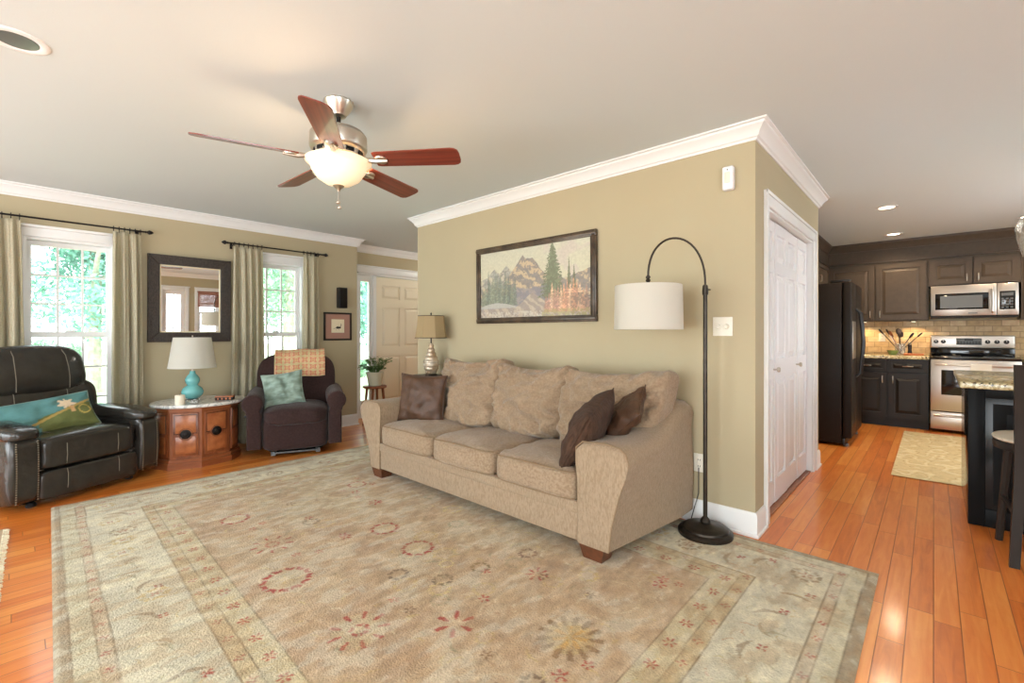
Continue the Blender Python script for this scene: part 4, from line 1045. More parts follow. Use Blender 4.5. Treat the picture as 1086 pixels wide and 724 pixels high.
rod('black curtain rod with finial above the left window', -.40, .87)
rod('black curtain rod with finials above the window behind the brown recliner', 1.57, 2.60)

# ------------------------------------------------------------------ things on the left wall
t = thing('wall_mirror', 'square wall mirror in a wide dark woven frame above the side cabinet', 'mirror', (XW, 1.252, 1.545))
t.rotation_euler = (0, R_(.8), 0)
hw, hh, fw = .356, .43, .095
for nm, pts in (('frame_side', [(-hw, -hh), (-hw+fw, -hh+fw), (-hw+fw, hh-fw), (-hw, hh)]), ('frame_side', [(hw, -hh), (hw, hh), (hw-fw, hh-fw), (hw-fw, -hh+fw)]), ('frame_rail', [(-hw, hh), (-hw+fw, hh-fw), (hw-fw, hh-fw), (hw, hh)]), ('frame_rail', [(-hw, -hh), (hw, -hh), (hw-fw, -hh+fw), (-hw+fw, -hh+fw)])):
    bm = NB(); cx = sum(p[0] for p in pts)/4; cz = sum(p[1] for p in pts)/4
    loft(bm, [[(.012, y, z) for y, z in pts], [(.04, y, z) for y, z in pts], [(.046, cx+(y-cx)*.9, cz+(z-cz)*.97) for y, z in pts]]); obj(nm, bm, M['frame'], t, ang=25)
obj('mirror_glass', B(.014, .022, -hw+fw-.01, hw-fw+.01, -hh+fw-.01, hh-fw+.01), M['mirror'], t)
bm = NB(); a_, b_ = hw-fw, hh-fw
for (y0, y1, z0, z1) in ((-a_, -a_+.012, -b_, b_), (a_-.012, a_, -b_, b_), (-a_, a_, -b_, -b_+.012), (-a_, a_, b_-.012, b_)): box(bm, .022, .028, y0, y1, z0, z1, .002)
obj('inner_lip', bm, M['paper'], t)
t = thing('wall_speaker', 'small black box speaker mounted high near the corner', 'speaker', (XW, 2.845, 1.65))
obj('bracket', B(.0, .05, -.02, .02, -.03, .03), M['iron'], t); obj('cabinet', B(.05, .13, -.055, .055, -.13, .13, bev=.006), M['blackp'], t); bm = NB(); box(bm, .13, .134, -.047, .047, -.12, .12, .002); obj('grille', bm, M['iron'], t)
t = thing('framed_picture', 'small bird sketch in mauve mat and black frame under the speaker', 'picture', (XW, 2.83, 1.29))
bm = NB(); hw, hh, f = .185, .178, .022
for (y0, y1, z0, z1) in ((-hw, -hw+f, -hh, hh), (hw-f, hw, -hh, hh), (-hw+f, hw-f, -hh, -hh+f), (-hw+f, hw-f, hh-f, hh)): box(bm, .0, .022, y0, y1, z0, z1, .003)
obj('frame', bm, M['bframe'], t); obj('mat_board', B(.002, .010, -hw+f, hw-f, -hh+f, hh-f), M['mat1'], t); obj('paper', B(.010, .012, -.085, .085, -.08, .09), M['paper'], t)
bm = NB(); rs = random.Random(1)
loft(bm, [[(.0125, -.03+q*.012, -.015+z_) for z_ in (-w_, w_)]+[(.0135, -.03+q*.012, -.015+w_)] for q, w_ in ((0, .001), (1, .010), (2, .016), (3, .014), (4, .009), (5, .012), (6, .003))])
tube(bm, [(.013, .03, -.01), (.013, .045, .02), (.013, .04, .035)], .003, 5); tube(bm, [(.013, -.02, -.02), (.013, -.06, -.03)], .002, 5); tube(bm, [(.013, -.02, -.03), (.013, -.02, -.05)], .0015, 5); tube(bm, [(.013, .01, -.03), (.013, .012, -.05)], .0015, 5)
obj('bird_drawing', bm, M['bframe'], t)

# ------------------------------------------------------------------ entry: potted plant on a stool
t = thing('plant_stool', 'small reddish wooden stool in the entry holding a plant', 'stool', (-5.38, 3.22, 0))
bm = NB(); lathe(bm, [(.14, .49), (.15, .497), (.15, .515), (.145, .52)], n=28); obj('seat', bm, M['stool'], t)
for k in range(4):
    a = PI/4+k*PI/2; obj('leg', tube(NB(), [(.15*math.cos(a), .15*math.sin(a), 0), (.10*math.cos(a), .10*math.sin(a), .495)], [.014, .018], 8), M['stool'], t)
for z in (.16, .28):
    bm = NB(); c = [(.15-(.05*z/.495))*.97*math.cos(PI/4+k*PI/2) for k in range(4)]; q = [((.15-.05*z/.495)*math.cos(PI/4+k*PI/2), (.15-.05*z/.495)*math.sin(PI/4+k*PI/2), z) for k in range(4)]
    tube(bm, q+[q[0]], .008, 6); obj('stretcher', bm, M['stool'], t)
t = thing('potted_plant', 'bushy green houseplant in a cream pot on the small stool', 'plant', (-5.38, 3.22, .52))
bm = NB(); lathe(bm, [(.075, 0), (.08, .005), (.105, .15), (.115, .165), (.115, .18), (.10, .18), (.095, .15), (0, .15)], n=32); obj('pot', bm, M['pot'], t); obj('soil', lathe(NB(), [(.096, .150), (.094, .158), (.0, .160)], n=20), M['soil'], t)
rs = random.Random(11); bm = NB(); st = NB()
for k in range(60):
    a = rs.random()*6.28; l = rs.uniform(.06, .21); up = rs.uniform(.04, .20); p0 = Vector((.03*math.cos(a), .03*math.sin(a), .15)); p2 = Vector((l*math.cos(a), l*math.sin(a), .16+up)); p1 = (p0+p2)/2+Vector((0, 0, .07))
    pts = [p0*(1-s)**2+p1*2*s*(1-s)+p2*s*s for s in (0, .3, .6, .8, 1)]; tube(st, pts, .0022, 4)
    for s in range(1, 5):
        for q in (-1, 1):
            c = pts[s]; d = Vector((math.cos(a+q*1.0), math.sin(a+q*1.0), rs.uniform(-.2, .5))).normalized(); n = d.cross(Vector((0, 0, 1))).normalized(); L = rs.uniform(.038, .056)
            e = [c, c+d*L*.5+n*L*.35+Vector((0, 0, .004)), c+d*L, c+d*L*.5-n*L*.35+Vector((0, 0, .004))]
            bm.faces.new([bm.verts.new(v) for v in e])
obj('stems', st, M['leaf'], t); obj('foliage', bm, M['leaf'], t)

# ------------------------------------------------------------------ end table and silver lamp in the corner
t = thing('end_table', 'small dark round end table tucked behind the far left sofa arm', 'table', (-3.715, 2.80, 0))
obj('tabletop', lathe(NB(), [(.150, .765), (.155, .77), (.155, .783), (.150, .787)], n=40), M['bframe'], t)
obj('pedestal', lathe(NB(), [(.024, .02), (.03, .08), (.018, .2), (.022, .5), (.018, .72), (.05, .764)], n=20), M['bframe'], t)
for k in range(3):
    a = 2.2+k*2.094; obj('foot', tube(NB(), [(.02*math.cos(a), .02*math.sin(a), .06), (.07*math.cos(a), .07*math.sin(a), .045), (.12*math.cos(a), .12*math.sin(a), .012)], [.016, .013, .012], 8), M['bframe'], t)
t = thing('table_lamp', 'silver spiral banded lamp with tan flared shade behind the sofa', 'lamp', (-3.645, 2.80, .787))
bm = NB(); lathe(bm, [(.06, 0), (.062, .012), (.05, .018)], n=28); obj('base', bm, M['bframe'], t)
prof = []
for k in range(41):
    z = .018+k*.30/40; s = k/40; r = .045+.032*math.sin(min(1, s*1.55)*PI)**1.0 if s < .65 else .045-.021*min(1, (s-.65)/.25)
    prof.append((r+.0035*math.sin(k*1.25), z))
bm = NB(); lathe(bm, prof, n=36); obj('body', bm, M['silver'], t, ang=60)
obj('stem', tube(NB(), [(0, 0, .318), (0, 0, .40)], .007), M['bframe'], t)
n = 8; bm = NB(); secs = []
for r, z in ((.160, .37), (.150, .42), (.142, .48), (.136, .54), (.131, .585)): secs.append([(r*math.cos(2*PI*(i+.5)/n), r*math.sin(2*PI*(i+.5)/n), z) for i in range(n)])
inner = [[(x*.97, y*.97, z) for x, y, z in s] for s in secs[::-1]]
sh = obj('shade', loft(bm, secs+inner, False, True, True), M['shadet'], t, ang=20)
bm = NB(); tube(bm, secs[0], .004, 5, True); tube(bm, secs[-1], .004, 5, True); obj('trim', bm, M['pframe'], sh)
obj('finial', lathe(NB(), [(.004, .585), (.008, .59), (.006, .60), (.010, .61), (0, .62)], n=12), M['bframe'], t)

# ------------------------------------------------------------------ arc floor lamp
t = thing('floor_lamp', 'dark bronze arc floor lamp with white drum shade beside the sofa', 'floor lamp', (-1.0, 2.79, .009))
bm = NB(); lathe(bm, [(.150, 0), (.153, .008), (.153, .022), (.146, .030), (.132, .034), (.128, .044), (.118, .050), (.090, .054), (.040, .062), (.028, .068), (.030, .080), (.024, .092), (.014, .104)], n=48); obj('base', bm, M['bronze'], t)
bm = NB(); tube(bm, [(0, 0, .10), (0, 0, 1.44)], .0125, 12); obj('pole', bm, M['bronze'], t)
bm = NB(); lathe(bm, [(.017, 1.42), (.018, 1.44), (.015, 1.475), (.010, 1.48)], n=14); tube(bm, [(0, 0, 1.45), (.028, 0.01, 1.45)], .004, 6); obj('joint', bm, M['bronze'], t)
ex = Vector((-.262, -.205)); n_ = 24; pts = []
for k in range(n_+1):
    s = k/n_; a = PI*s; q = (1-math.cos(a))/2; zz = 1.475+.262*math.sin(a)**.85 if 0 < s < 1 else 1.475
    pts.append((ex.x*q, ex.y*q, zz+.045*s))
bm = NB(); tube(bm, pts, .0065, 8); obj('arc_arm', bm, M['bronze'], t)
p = pts[-1]
bm = NB(); lathe(bm, [(.007, .02), (.014, .012), (.014, .004), (.008, 0), (.016, -.01), (.010, -.02), (.010, -.03)], p, 14); tube(bm, [(p[0], p[1], p[2]-.02), (p[0], p[1], p[2]-.12)], .009); obj('socket', bm, M['bronze'], t)
sh = obj('shade', drum(.200, .195, 0, .262), M['shadew'], t, loc=(p[0], p[1], p[2]-.305))
bm = NB(); [tube(bm, [(0, 0, .245), (.194*math.cos(a), .194*math.sin(a), .245)], .003, 5) for a in (.3, 2.4, 4.5)]; obj('spider', bm, M['bronze'], sh)
obj('cord', tube(NB(), [(-.03, .05, .02), (-.10, .09, .012), (-.16, .04, .012), (-.13, .12, .02), (-.10, .163, .18), (-.10, .165, .34)], .003, 6), M['blackp'], t)

# ------------------------------------------------------------------ painting over the sofa
def painting():
    w, h = 1.30, .69; cx, cz = -2.497, 1.635
    t = thing('framed_painting', 'wide framed mountain landscape painting above the sofa', 'painting', (cx, YM-.004, cz)); t.rotation_euler = (R_(.6), 0, 0)
    f = .052
    for nm, x0, x1, z0, z1 in (('frame_rail', -w/2, w/2, -h/2, -h/2+f), ('frame_rail', -w/2, w/2, h/2-f, h/2), ('frame_side', -w/2, -w/2+f, -h/2+f, h/2-f), ('frame_side', w/2-f, w/2, -h/2+f, h/2-f)):
        bm = NB(); box(bm, x0, x1, -.028, 0, z0, z1, .006); 
        q = .014
        if nm == 'frame_rail': box(bm, x0+.004, x1-.004, -.036, -.02, z0+q, z1-q, .005)
        else: box(bm, x0+q, x1-q, -.036, -.02, z0-q, z1+q, .005)
        obj(nm, bm, M['pframe'], t)
    iw, ih = w-2*f+.004, h-2*f+.004; nx, ny = 330, 165
    X, Y = np.meshgrid(np.linspace(0, 1, nx+1), np.linspace(0, 1, ny+1)); n = fbm2(X.shape, (6, 12), 5, 5); nf = fbm2(X.shape, (50, 90), 6, 2); ns = fbm2(X.shape, (46, 80), 16, 3)
    img = np.zeros(X.shape+(3,)); sky0, sky1 = np.array(S(196, 196, 176)[:3]), np.array(S(214, 206, 168)[:3])
    img[:] = sky1*(1-Y[..., None])+sky0*Y[..., None]; img = blend(img, np.clip((n-.5)*3, 0, .5)*(X > .6), S(196, 180, 178))
    def ridge(pts, c, tex, light=None):
        nonlocal img
        xs, ys = zip(*pts); r = np.interp(X[0], xs, ys)+.03*(fbm2((1, nx+1), (1, 30), 7)[0]-.5); m = (Y < r[None, :])*1.
        img = blend(img, m, c); sl = np.gradient(r)[None, :]
        img = blend(img, m*np.clip((nf-.45)*3, 0, .6), tex)
        if light is not None: img = blend(img, m*np.clip((ns+.25*np.sin(X*40+Y*30+n*8)-.52)*5, 0, .8), light); img = blend(img, m*np.clip((.46-ns+.2*np.sin(X*30-Y*34+n*8))*4, 0, .55), S(112, 108, 112))
    ridge([(0, .58), (.08, .62), (.15, .74), (.2, .66), (.27, .78), (.33, .66), (.5, .55), (1, .5)], S(150, 152, 146), S(176, 172, 160), S(196, 186, 160))
    ridge([(.2, .45), (.3, .62), (.36, .74), (.43, .90), (.46, .83), (.52, .84), (.58, .70), (.64, .58), (.8, .5), (1, .62)], S(142, 132, 124), S(110, 112, 120), S(206, 182, 144))
    img = blend(img, (Y < .38+.1*n)*(X > .35)*(X < .7)*.7, S(118, 118, 136))
    rs = random.Random(3)
    def conifer(cx_, base, top, wd, c, a=.9):
        nonlocal img
        hh = top-base; t_ = (Y-base)/hh; wv = wd*(1-t_)**.75*(.45+.55*np.abs(np.sin(t_*hh*60+ns*5)))*(.7+.7*ns); m = (t_ > 0)*(t_ < 1)*(np.abs(X-cx_) < wv)
        img = blend(img, m*a, c); img = blend(img, m*(nf > .58)*.5, tuple(min(1, q*1.8) for q in c[:3]))
    for k in range(22):
        x = .02+k*.016; conifer(x, .18, .45+rs.uniform(-.05, .18)+(.12 if .08 < x < .28 else 0), .022, rs.choice([S(92, 108, 98), S(76, 94, 88), S(110, 122, 104)]), .8)
    img = blend(img, (Y < .17+.05*np.sin(X*9))*(X < .6), S(176, 176, 170)); img = blend(img, (Y < .15)*(nf > .5)*(X < .65)*.7, S(142, 142, 148))
    m = (Y < .12+.22*np.clip(1-np.abs(X-.52)/.16, 0, 1)+.04*n); img = blend(img, m*1., S(150, 138, 132)); img = blend(img, m*np.clip(np.sin(X*60+Y*40+n*12), 0, .6), S(200, 184, 160)); img = blend(img, (Y < .09)*np.clip((nf-.4)*3, 0, .8), S(196, 190, 176))
    conifer(.83, .35, .78, .02, S(78, 92, 66)); conifer(.87, .35, .68, .018, S(78, 92, 66))
    conifer(.695, .25, 1.01, .115, S(84, 100, 74), .95)
    for k in range(14):
        x = .64+k*.025; conifer(x, .06, .34+rs.uniform(-.06, .18), .030, rs.choice([S(196, 140, 108), S(182, 128, 102), S(206, 164, 132), S(168, 122, 106)]), .75)
    img = blend(img, (Y < .3)*(X > .84)*(nf > .5)*.8, S(96, 84, 78)); img = blend(img, (Y < .1)*(X > .6)*(nf > .45)*.7, S(150, 140, 84))
    img = img*.82+np.array(S(196, 184, 160)[:3])*.18; img *= (.9+.2*nf)[..., None]
    me = colgrid(iw, ih, nx, ny, img, 'XZ')
    link_me('canvas', me, vcmat('oil paint', .5, .4, 220, 0), t, (0, -.014, 0))
    obj('backing', B(-iw/2, iw/2, -.012, 0, -ih/2, ih/2), M['pframe'], t)
painting()
# switches and sensor
def rx(bm): bmesh.ops.rotate(bm, verts=bm.verts[:], cent=(0, 0, 0), matrix=Matrix.Rotation(PI/2, 3, 'X')); return bm
t = thing('light_switch', 'double cream dimmer switch plate with two round knobs by the lamp', 'switch', (-.958, YM, 1.243)); obj('plate', B(-.058, .058, -.007, 0, -.058, .058, bev=.003), M['plate'], t)
for x in (-.024, .024): obj('knob', rx(lathe(NB(), [(.016, 0), (.016, .004), (.012, .018), (.010, .020), (0, .020)], n=20)), M['plate'], t, loc=(x, -.007, 0))
t = thing('motion_sensor', 'white alarm sensor box high on the wall near the corner', 'sensor', (-.918, YM, 2.139)); obj('housing', B(-.033, .033, -.045, 0, -.072, .072, bev=.012, seg=3), M['wplast'], t); obj('lens', B(-.016, .016, -.049, -.044, -.03, .035, bev=.003), M['plate'], t); obj('indicator', rx(lathe(NB(), [(.004, 0), (.003, .003)], n=10)), M['display'], t, loc=(0, -.045, .05))
def outlet(label, loc, face):
    t = thing('power_outlet', label, 'outlet', loc); obj('plate', B(-.036, .036, -.006, 0, -.058, .058, bev=.003), M['plate'], t)
    for z in (-.02, .02):
        bm = NB(); box(bm, -.016, .016, -.009, -.005, z-.014, z+.014, .003); s = obj('socket', bm, M['plate'], t); bm = NB(); [box(bm, x-.0015, x+.0015, -.0095, -.0085, z-.005, z+.005) for x in (-.006, .006)]; obj('slots', bm, M['blackp'], s)
outlet('white outlet low on the wall between sofa and floor lamp', (-1.10, YM, .377), 0)
outlet('outlet on the tile backsplash left of the utensils', (-.535, YK-.012, 1.145), 0)

# ------------------------------------------------------------------ ceiling fan
def fan():
    t = thing('ceiling_fan', 'brushed nickel ceiling fan with five cherry blades and glowing bowl light', 'ceiling fan', (-2.35, 1.19, H))
    N = M['nickel']
    obj('canopy', lathe(NB(), [(.075, 0), (.078, -.008), (.070, -.03), (.045, -.065), (.038, -.078), (.02, -.082)], n=40), N, t)
    obj('downrod', lathe(NB(), [(.011, -.075), (.011, -.13), (.024, -.14), (.022, -.16)], n=20), M['iron'], t)
    obj('motor', lathe(NB(), [(.04, -.145), (.09, -.150), (.130, -.165), (.145, -.185), (.147, -.25), (.140, -.262), (.125, -.27), (.120, -.295), (.09, -.305)], n=48), N, t)
    bm = NB()
    for k in range(10):
        a = 2*PI*k/10; m = Matrix.Rotation(a, 4, 'Z'); r = box(NB(), .118, .126, -.022, .022, -.292, -.272); r.transform(m); me = bpy.data.meshes.new('v'); r.to_mesh(me); bm.from_mesh(me); r.free()
    obj('vent_ring', bm, M['iron'], t)
    for k in range(5):
        a = R_(37+72*k)
        b = NB(); secs = []; w0, w1 = .058, .068
        outl = [(.20, w0*.9), (.22, w0)]+[(.22+.40*q, w0+(w1-w0)*q) for q in (.25, .5, .75, 1)]+[(.64, w1*.93), (.655, w1*.72), (.66, w1*.4)]
        poly = [(x, y) for x, y in outl]+[(x, -y) for x, y in outl[::-1]]
        prism(b, poly, -.003, .003)
        b.transform(Matrix.Rotation(R_(-15), 4, 'X'))
        bl = obj('blade', b, M['blade'], t, loc=(0, 0, -.315), rot=(0, 0, a), ang=30)
        b = NB(); tube(b, [(.10, 0, .025), (.15, 0, .0), (.20, 0, -.008), (.27, 0, -.010)], [.012, .012, .016, .010], 8)
        b.transform(Matrix.Scale(1, 4)); br = obj('blade_iron', b, N, bl)
        b = NB(); lathe(b, [(.030, -.012), (.034, -.007), (.034, -.003)], (.235, 0, 0), 20); b.transform(Matrix.Rotation(R_(-15), 4, 'X')); obj('medallion', b, N, bl)
    obj('light_fitter', lathe(NB(), [(.06, -.30), (.062, -.325), (.085, -.33), (.06, -.335)], n=32), N, t)
    n = 48; prof = [(.170, -.322), (.166, -.329), (.150, -.338), (.143, -.350), (.136, -.372), (.108, -.412), (.065, -.440), (.02, -.450)]
    secs = [[(r*math.cos(2*PI*i/n), r*math.sin(2*PI*i/n), z) for i in range(n)] for r, z in prof]
    inn = [[(x*.965, y*.965, z+.004) for x, y, z in s] for s in secs[::-1]]
    obj('glass_bowl', loft(NB(), secs+inn, True), M['bowl'], t, ang=60)
    obj('bowl_finial', lathe(NB(), [(.026, -.445), (.030, -.452), (.018, -.462), (.010, -.470), (.006, -.48)], n=20), N, t)
    for dx, zl in ((-.006, -.53), (.010, -.56)):
        b = NB(); tube(b, [(dx*.3, 0, -.478), (dx, 0, zl)], .0012, 5); pc = obj('pull_chain', b, N, t)
        b = NB(); softbox(b, (dx, 0, zl-.008), (.022, .022, .018), 2.2, 4); obj('pull_knob', b, N, pc)
    for k in range(3):
        a = R_(75+120*k); l = point('fan_bulb', (-2.35+.105*math.cos(a), 1.19+.105*math.sin(a), 2.135), 17, (1, .64, .38), .012)
fan()
# recessed cans
def can(label, x, y, lit, r=.085):
    t = thing('recessed_light', label, 'ceiling light', (x, y, H), group='recessed ceiling lights')
    n = 36; prof = [(r*.72, -.002), (r*.80, -.006), (r*1.0, -.006), (r*1.08, -.003), (r*1.08, 0), (r*.72, 0)]
    secs = [[(q*math.cos(2*PI*i/n), q*math.sin(2*PI*i/n), z) for i in range(n)] for q, z in prof]; obj('trim_ring', loft(NB(), secs, False, True, True), M['wplast'], t)
    obj('baffle' if not lit else 'bulb', lathe(NB(), [(r*.72, -.0015), (r*.72, -.003), (r*.4, -.0045), (0, -.005)], n=36), M['led'] if lit else M['display'], t)
can('lit recessed light in the kitchen ceiling, the nearer of two', -.34, 5.83, 1)
can('lit recessed light nearest the kitchen cabinets', -.37, 7.45, 1)
can('unlit recessed light at the top left corner of the photo', -2.86, .02, 0, .095)
point('hall_fill', (-5.0, 5.2, 2.38), 40, (1, .93, .82), .12)  # unseen point light added to brighten the hall and entry door
for x, y, p_ in ((-.34, 5.83, 95), (-.37, 7.45, 42), (.75, 7.3, 36)): point('kitchen_can', (x, y, H-.02), p_, (1, .76, .5), .05, 150)
can('lit recessed light over the stove outside the frame', .75, 7.3, 1)
can('added unseen recessed light in the entry hall behind the sofa wall', -5.0, 5.2, 1)  # fixture added to go with the hall fill light

# ------------------------------------------------------------------ kitchen
def pull(L=.10, m='nickel', vert=True, r=.005):
    bm = NB(); d = Vector((0, 0, 1)) if vert else Vector((1, 0, 0)); o_ = Vector((0, -.028, 0))
    tube(bm, [-d*L/2, -d*L/2+o_*.8, -d*L/2*.8+o_, d*L/2*.8+o_, d*L/2+o_*.8, d*L/2], r, 8); return bm
def cab_front(t, kind, x0, x1, z0, z1, yf, m, hx=None, hz=None, vert=True, fr=.055):
    w, h = x1-x0, z1-z0
    if min(w, h) < .2: fr = .032
    d = obj(kind, panel_slab(w, h, .026, [(fr, w-fr)], [(fr, h-fr)], .013), m, t, loc=(x0, yf, z0), ang=20)
    if hx is not None: obj('handle', pull(.095 if not vert else .085, vert=vert), M['nickel'], d, loc=(hx-x0, -.022, hz-z0))
    return d
UF, BF = 7.96, 7.66
t = thing('upper_cabinet', 'dark upper cabinet pair left of the microwave', 'cabinet', (0, 0, 0))
obj('carcass', B(-1.12, -.05, UF, YK-.004, 1.37, 2.15), M['cab'], t)
cab_front(t, 'door', -1.10, -.60, 1.385, 2.12, UF, M['cab'], -.64, 1.46); cab_front(t, 'door', -.575, -.07, 1.385, 2.12, UF, M['cab'], -.535, 1.46)
t = thing('upper_cabinet', 'short dark cabinet with two doors directly over the microwave', 'cabinet')
obj('carcass', B(-.049, .75, UF, YK-.004, 1.80, 2.15), M['cab'], t)
cab_front(t, 'door', -.035, .345, 1.815, 2.12, UF, M['cab'], .30, 1.89); cab_front(t, 'door', .36, .735, 1.815, 2.12, UF, M['cab'], .40, 1.89)
t = thing('upper_cabinet', 'dark upper cabinet at the right edge beyond the microwave', 'cabinet')
obj('carcass', B(.752, 1.6, UF, YK-.004, 1.37, 2.15), M['cab'], t); cab_front(t, 'door', .78, 1.18, 1.385, 2.12, UF, M['cab'], .82, 1.46); cab_front(t, 'door', 1.19, 1.58, 1.385, 2.12, UF, M['cab'], 1.54, 1.46)
t = thing('upper_cabinet', 'dark cabinet above and behind the black refrigerator', 'cabinet')
obj('carcass', B(XK+.004, -1.12, 5.4, YK-.004, 1.80, 2.15), M['cab'], t)
for k in range(3):
    d = obj('door', panel_slab(.80, .30, .022, [(.055, .745)], [(.05, .25)], .01), M['cab'], t, loc=(-1.12, 5.42+k*.83, 1.83), rot=(0, 0, PI/2), ang=20)
    obj('handle', pull(.085), M['nickel'], d, loc=(.06, -.022, .09))
t = thing('cabinet_cornice', 'dark frieze and crown moulding running above all the kitchen cabinets', 'moulding')
obj('frieze', sweep(NB(), [(-1.12, 5.4), (-1.12, UF), (1.6, UF)], [(0, 2.151), (.018, 2.151), (.018, 2.165), (.004, 2.17), (.004, 2.36), (0, 2.36)], -1), M['cab'], t)
obj('crown', sweep(NB(), [(-1.12, 5.4), (-1.12, UF), (1.6, UF)], [(0, 2.33), (.012, 2.33), (.016, 2.35), (.03, 2.37), (.05, 2.40), (.06, 2.41), (.062, 2.438), (0, 2.438)], -1), M['cab'], t)
t = thing('base_cabinet', 'black base cabinet with two drawers and two doors left of the stove', 'cabinet')
bm = NB(); box(bm, -1.35, -.045, BF, YK-.004, .10, .875); box(bm, -1.35, -.045, BF+.06, YK-.004, 0, .10); obj('carcass', bm, M['cabd'], t)
cab_front(t, 'drawer', -.86, -.45, .715, .86, BF, M['cabd'], -.655, .785, False); cab_front(t, 'drawer', -.425, -.06, .715, .86, BF, M['cabd'], -.24, .785, False)
cab_front(t, 'door', -.86, -.45, .125, .695, BF, M['cabd'], -.49, .61); cab_front(t, 'door', -.425, -.06, .125, .695, BF, M['cabd'], -.385, .61)
t = thing('base_cabinet', 'black base cabinet to the right of the stove', 'cabinet')
bm = NB(); box(bm, .745, 1.7, BF, YK-.004, .10, .875); box(bm, .745, 1.7, BF+.06, YK-.004, 0, .10); obj('carcass', bm, M['cabd'], t)
cab_front(t, 'door', .77, 1.2, .125, .695, BF, M['cabd'], .82, .61); cab_front(t, 'drawer', .77, 1.2, .715, .86, BF, M['cabd'], .985, .785, False)
for x0, x1, lb in ((-1.40, -.042, 'speckled gold granite counter left of the stove'), (.742, 1.72, 'granite counter to the right of the stove')):
    o = obj('countertop', B(x0, x1, BF-.035, YK-.004, .876, .915, bev=.006), M['granite']); tag(o, lb, 'countertop')
struct('wall_backsplash', B(XK+.003, 1.75, YK-.012, YK, .916, 1.369), M['tile'])
# range
t = thing('kitchen_range', 'stainless steel electric stove with knobs on its back panel', 'stove', (.348, 0, 0))
yf = BF-.035
obj('body', B(-.378, .378, yf+.02, YK-.02, .03, .895), M['iron'], t)
bm = NB(); box(bm, -.38, .38, yf+.01, YK-.10, .896, .916, .006); obj('cooktop', bm, M['bglass'], t)
bm = NB(); box(bm, -.38, .38, YK-.10, YK-.015, .90, 1.02, .008); obj('backguard_base', bm, M['bglass'], t)
bm = NB(); box(bm, -.38, .38, YK-.115, YK-.015, 1.015, 1.175, .012, 3); bg = obj('control_panel', bm, M['steel'], t)
obj('display', B(-.135, .095, YK-.119, YK-.114, 1.055, 1.14, bev=.004), M['display'], bg)
bm = NB(); rs = random.Random(4)
for i in range(8):
    for j in range(2): box(bm, -.125+i*.027, -.107+i*.027, YK-.1205, YK-.1188, 1.067+j*.018, 1.078+j*.018, .001)
box(bm, -.06, .02, YK-.1205, YK-.1188, 1.108, 1.13); obj('buttons', bm, M['blackp'], bg)
for x in (-.325, -.255, .145, .225, .305):
    bm = rx(lathe(NB(), [(.024, 0), (.024, .006), (.018, .010), (.017, .028), (.012, .032), (0, .032)], n=20)); k_ = obj('knob', bm, M['blackp'], bg, loc=(x, YK-.115, 1.095)); obj('pointer', B(-.002, .002, -.034, -.030, .0, .015), M['steel'], k_)
for x, y in ((-.19, .20), (.19, .20), (-.19, .45), (.19, .45)):
    obj('burner_ring', tube(NB(), [(x+.09*math.cos(a), yf+y-.04, .9165) if 0 else (x+.09*math.cos(a), yf+y-.04+.09*math.sin(a), .9165) for a in [2*PI*k/32 for k in range(32)]], .0012, 4, True), M['display'], t)
bm = NB(); box(bm, -.378, .378, yf-.005, yf+.02, .262, .885, .006); od = obj('oven_door', bm, M['steel'], t)
obj('window', B(-.28, .28, yf-.008, yf-.004, .46, .76, bev=.003), M['bglass'], od)
bm = NB(); tube(bm, [(-.33, yf, .825), (-.33, yf-.045, .825), (-.30, yf-.052, .825), (0, yf-.058, .825), (.30, yf-.052, .825), (.33, yf-.045, .825), (.33, yf, .825)], .011, 10); obj('handle', bm, M['steel'], od)
bm = NB(); box(bm, -.378, .378, yf-.005, yf+.02, .04, .252, .006); dw = obj('drawer', bm, M['steel'], t)
bm = NB(); secs = [[(x, yf-.005, .222), (x, yf-.005-.022*(1-(x/.36)**6), .212), (x, yf-.005-.022*(1-(x/.36)**6), .202), (x, yf-.005, .19)] for x in [-.35+.7*k/20 for k in range(21)]]; loft(bm, secs); obj('handle', bm, M['steel'], dw)
t = thing('dish_towel', 'white dish towel folded over the oven door handle', 'towel', (.335+.07, yf-.056, .825))
secs = [[(x, y, z) for y, z in ((-.016, -.20), (-.017, -.02), (-.012, .013), (0, .018), (.012, .013), (.016, -.02), (.016, -.15), (.013, -.15), (.013, -.02), (.009, .010), (0, .0145), (-.009, .010), (-.013, -.02), (-.012, -.20))] for x in (-.085, -.03, .03, .085)]
obj('cloth', loft(NB(), secs), M['cloth'], t)
# microwave
t = thing('microwave', 'stainless over the range microwave with vertical handle', 'microwave', (.35, 0, 0))
mf = 7.90
obj('body', B(-.378, .378, mf+.02, YK-.004, 1.395, 1.798), M['iron'], t)
bm = NB(); box(bm, -.378, .20, mf-.002, mf+.02, 1.42, 1.795, .005); d = obj('door', bm, M['steel'], t)
obj('window', B(-.335, .135, mf-.005, mf-.001, 1.495, 1.695, bev=.003), M['bglass'], d); obj('screen', B(-.29, .085, mf-.007, mf-.0045, 1.515, 1.665), M['display'], d)
bm = NB(); tube(bm, [(.165, mf, 1.73), (.165, mf-.04, 1.72), (.165, mf-.05, 1.60), (.165, mf-.04, 1.465), (.165, mf, 1.455)], .011, 10); obj('handle', bm, M['steel'], d)
bm = NB(); box(bm, .203, .378, mf-.002, mf+.02, 1.42, 1.795, .005); c = obj('control_panel', bm, M['steel'], t)
obj('keypad', B(.225, .352, mf-.005, mf-.001, 1.485, 1.70, bev=.003), M['bglass'], c)
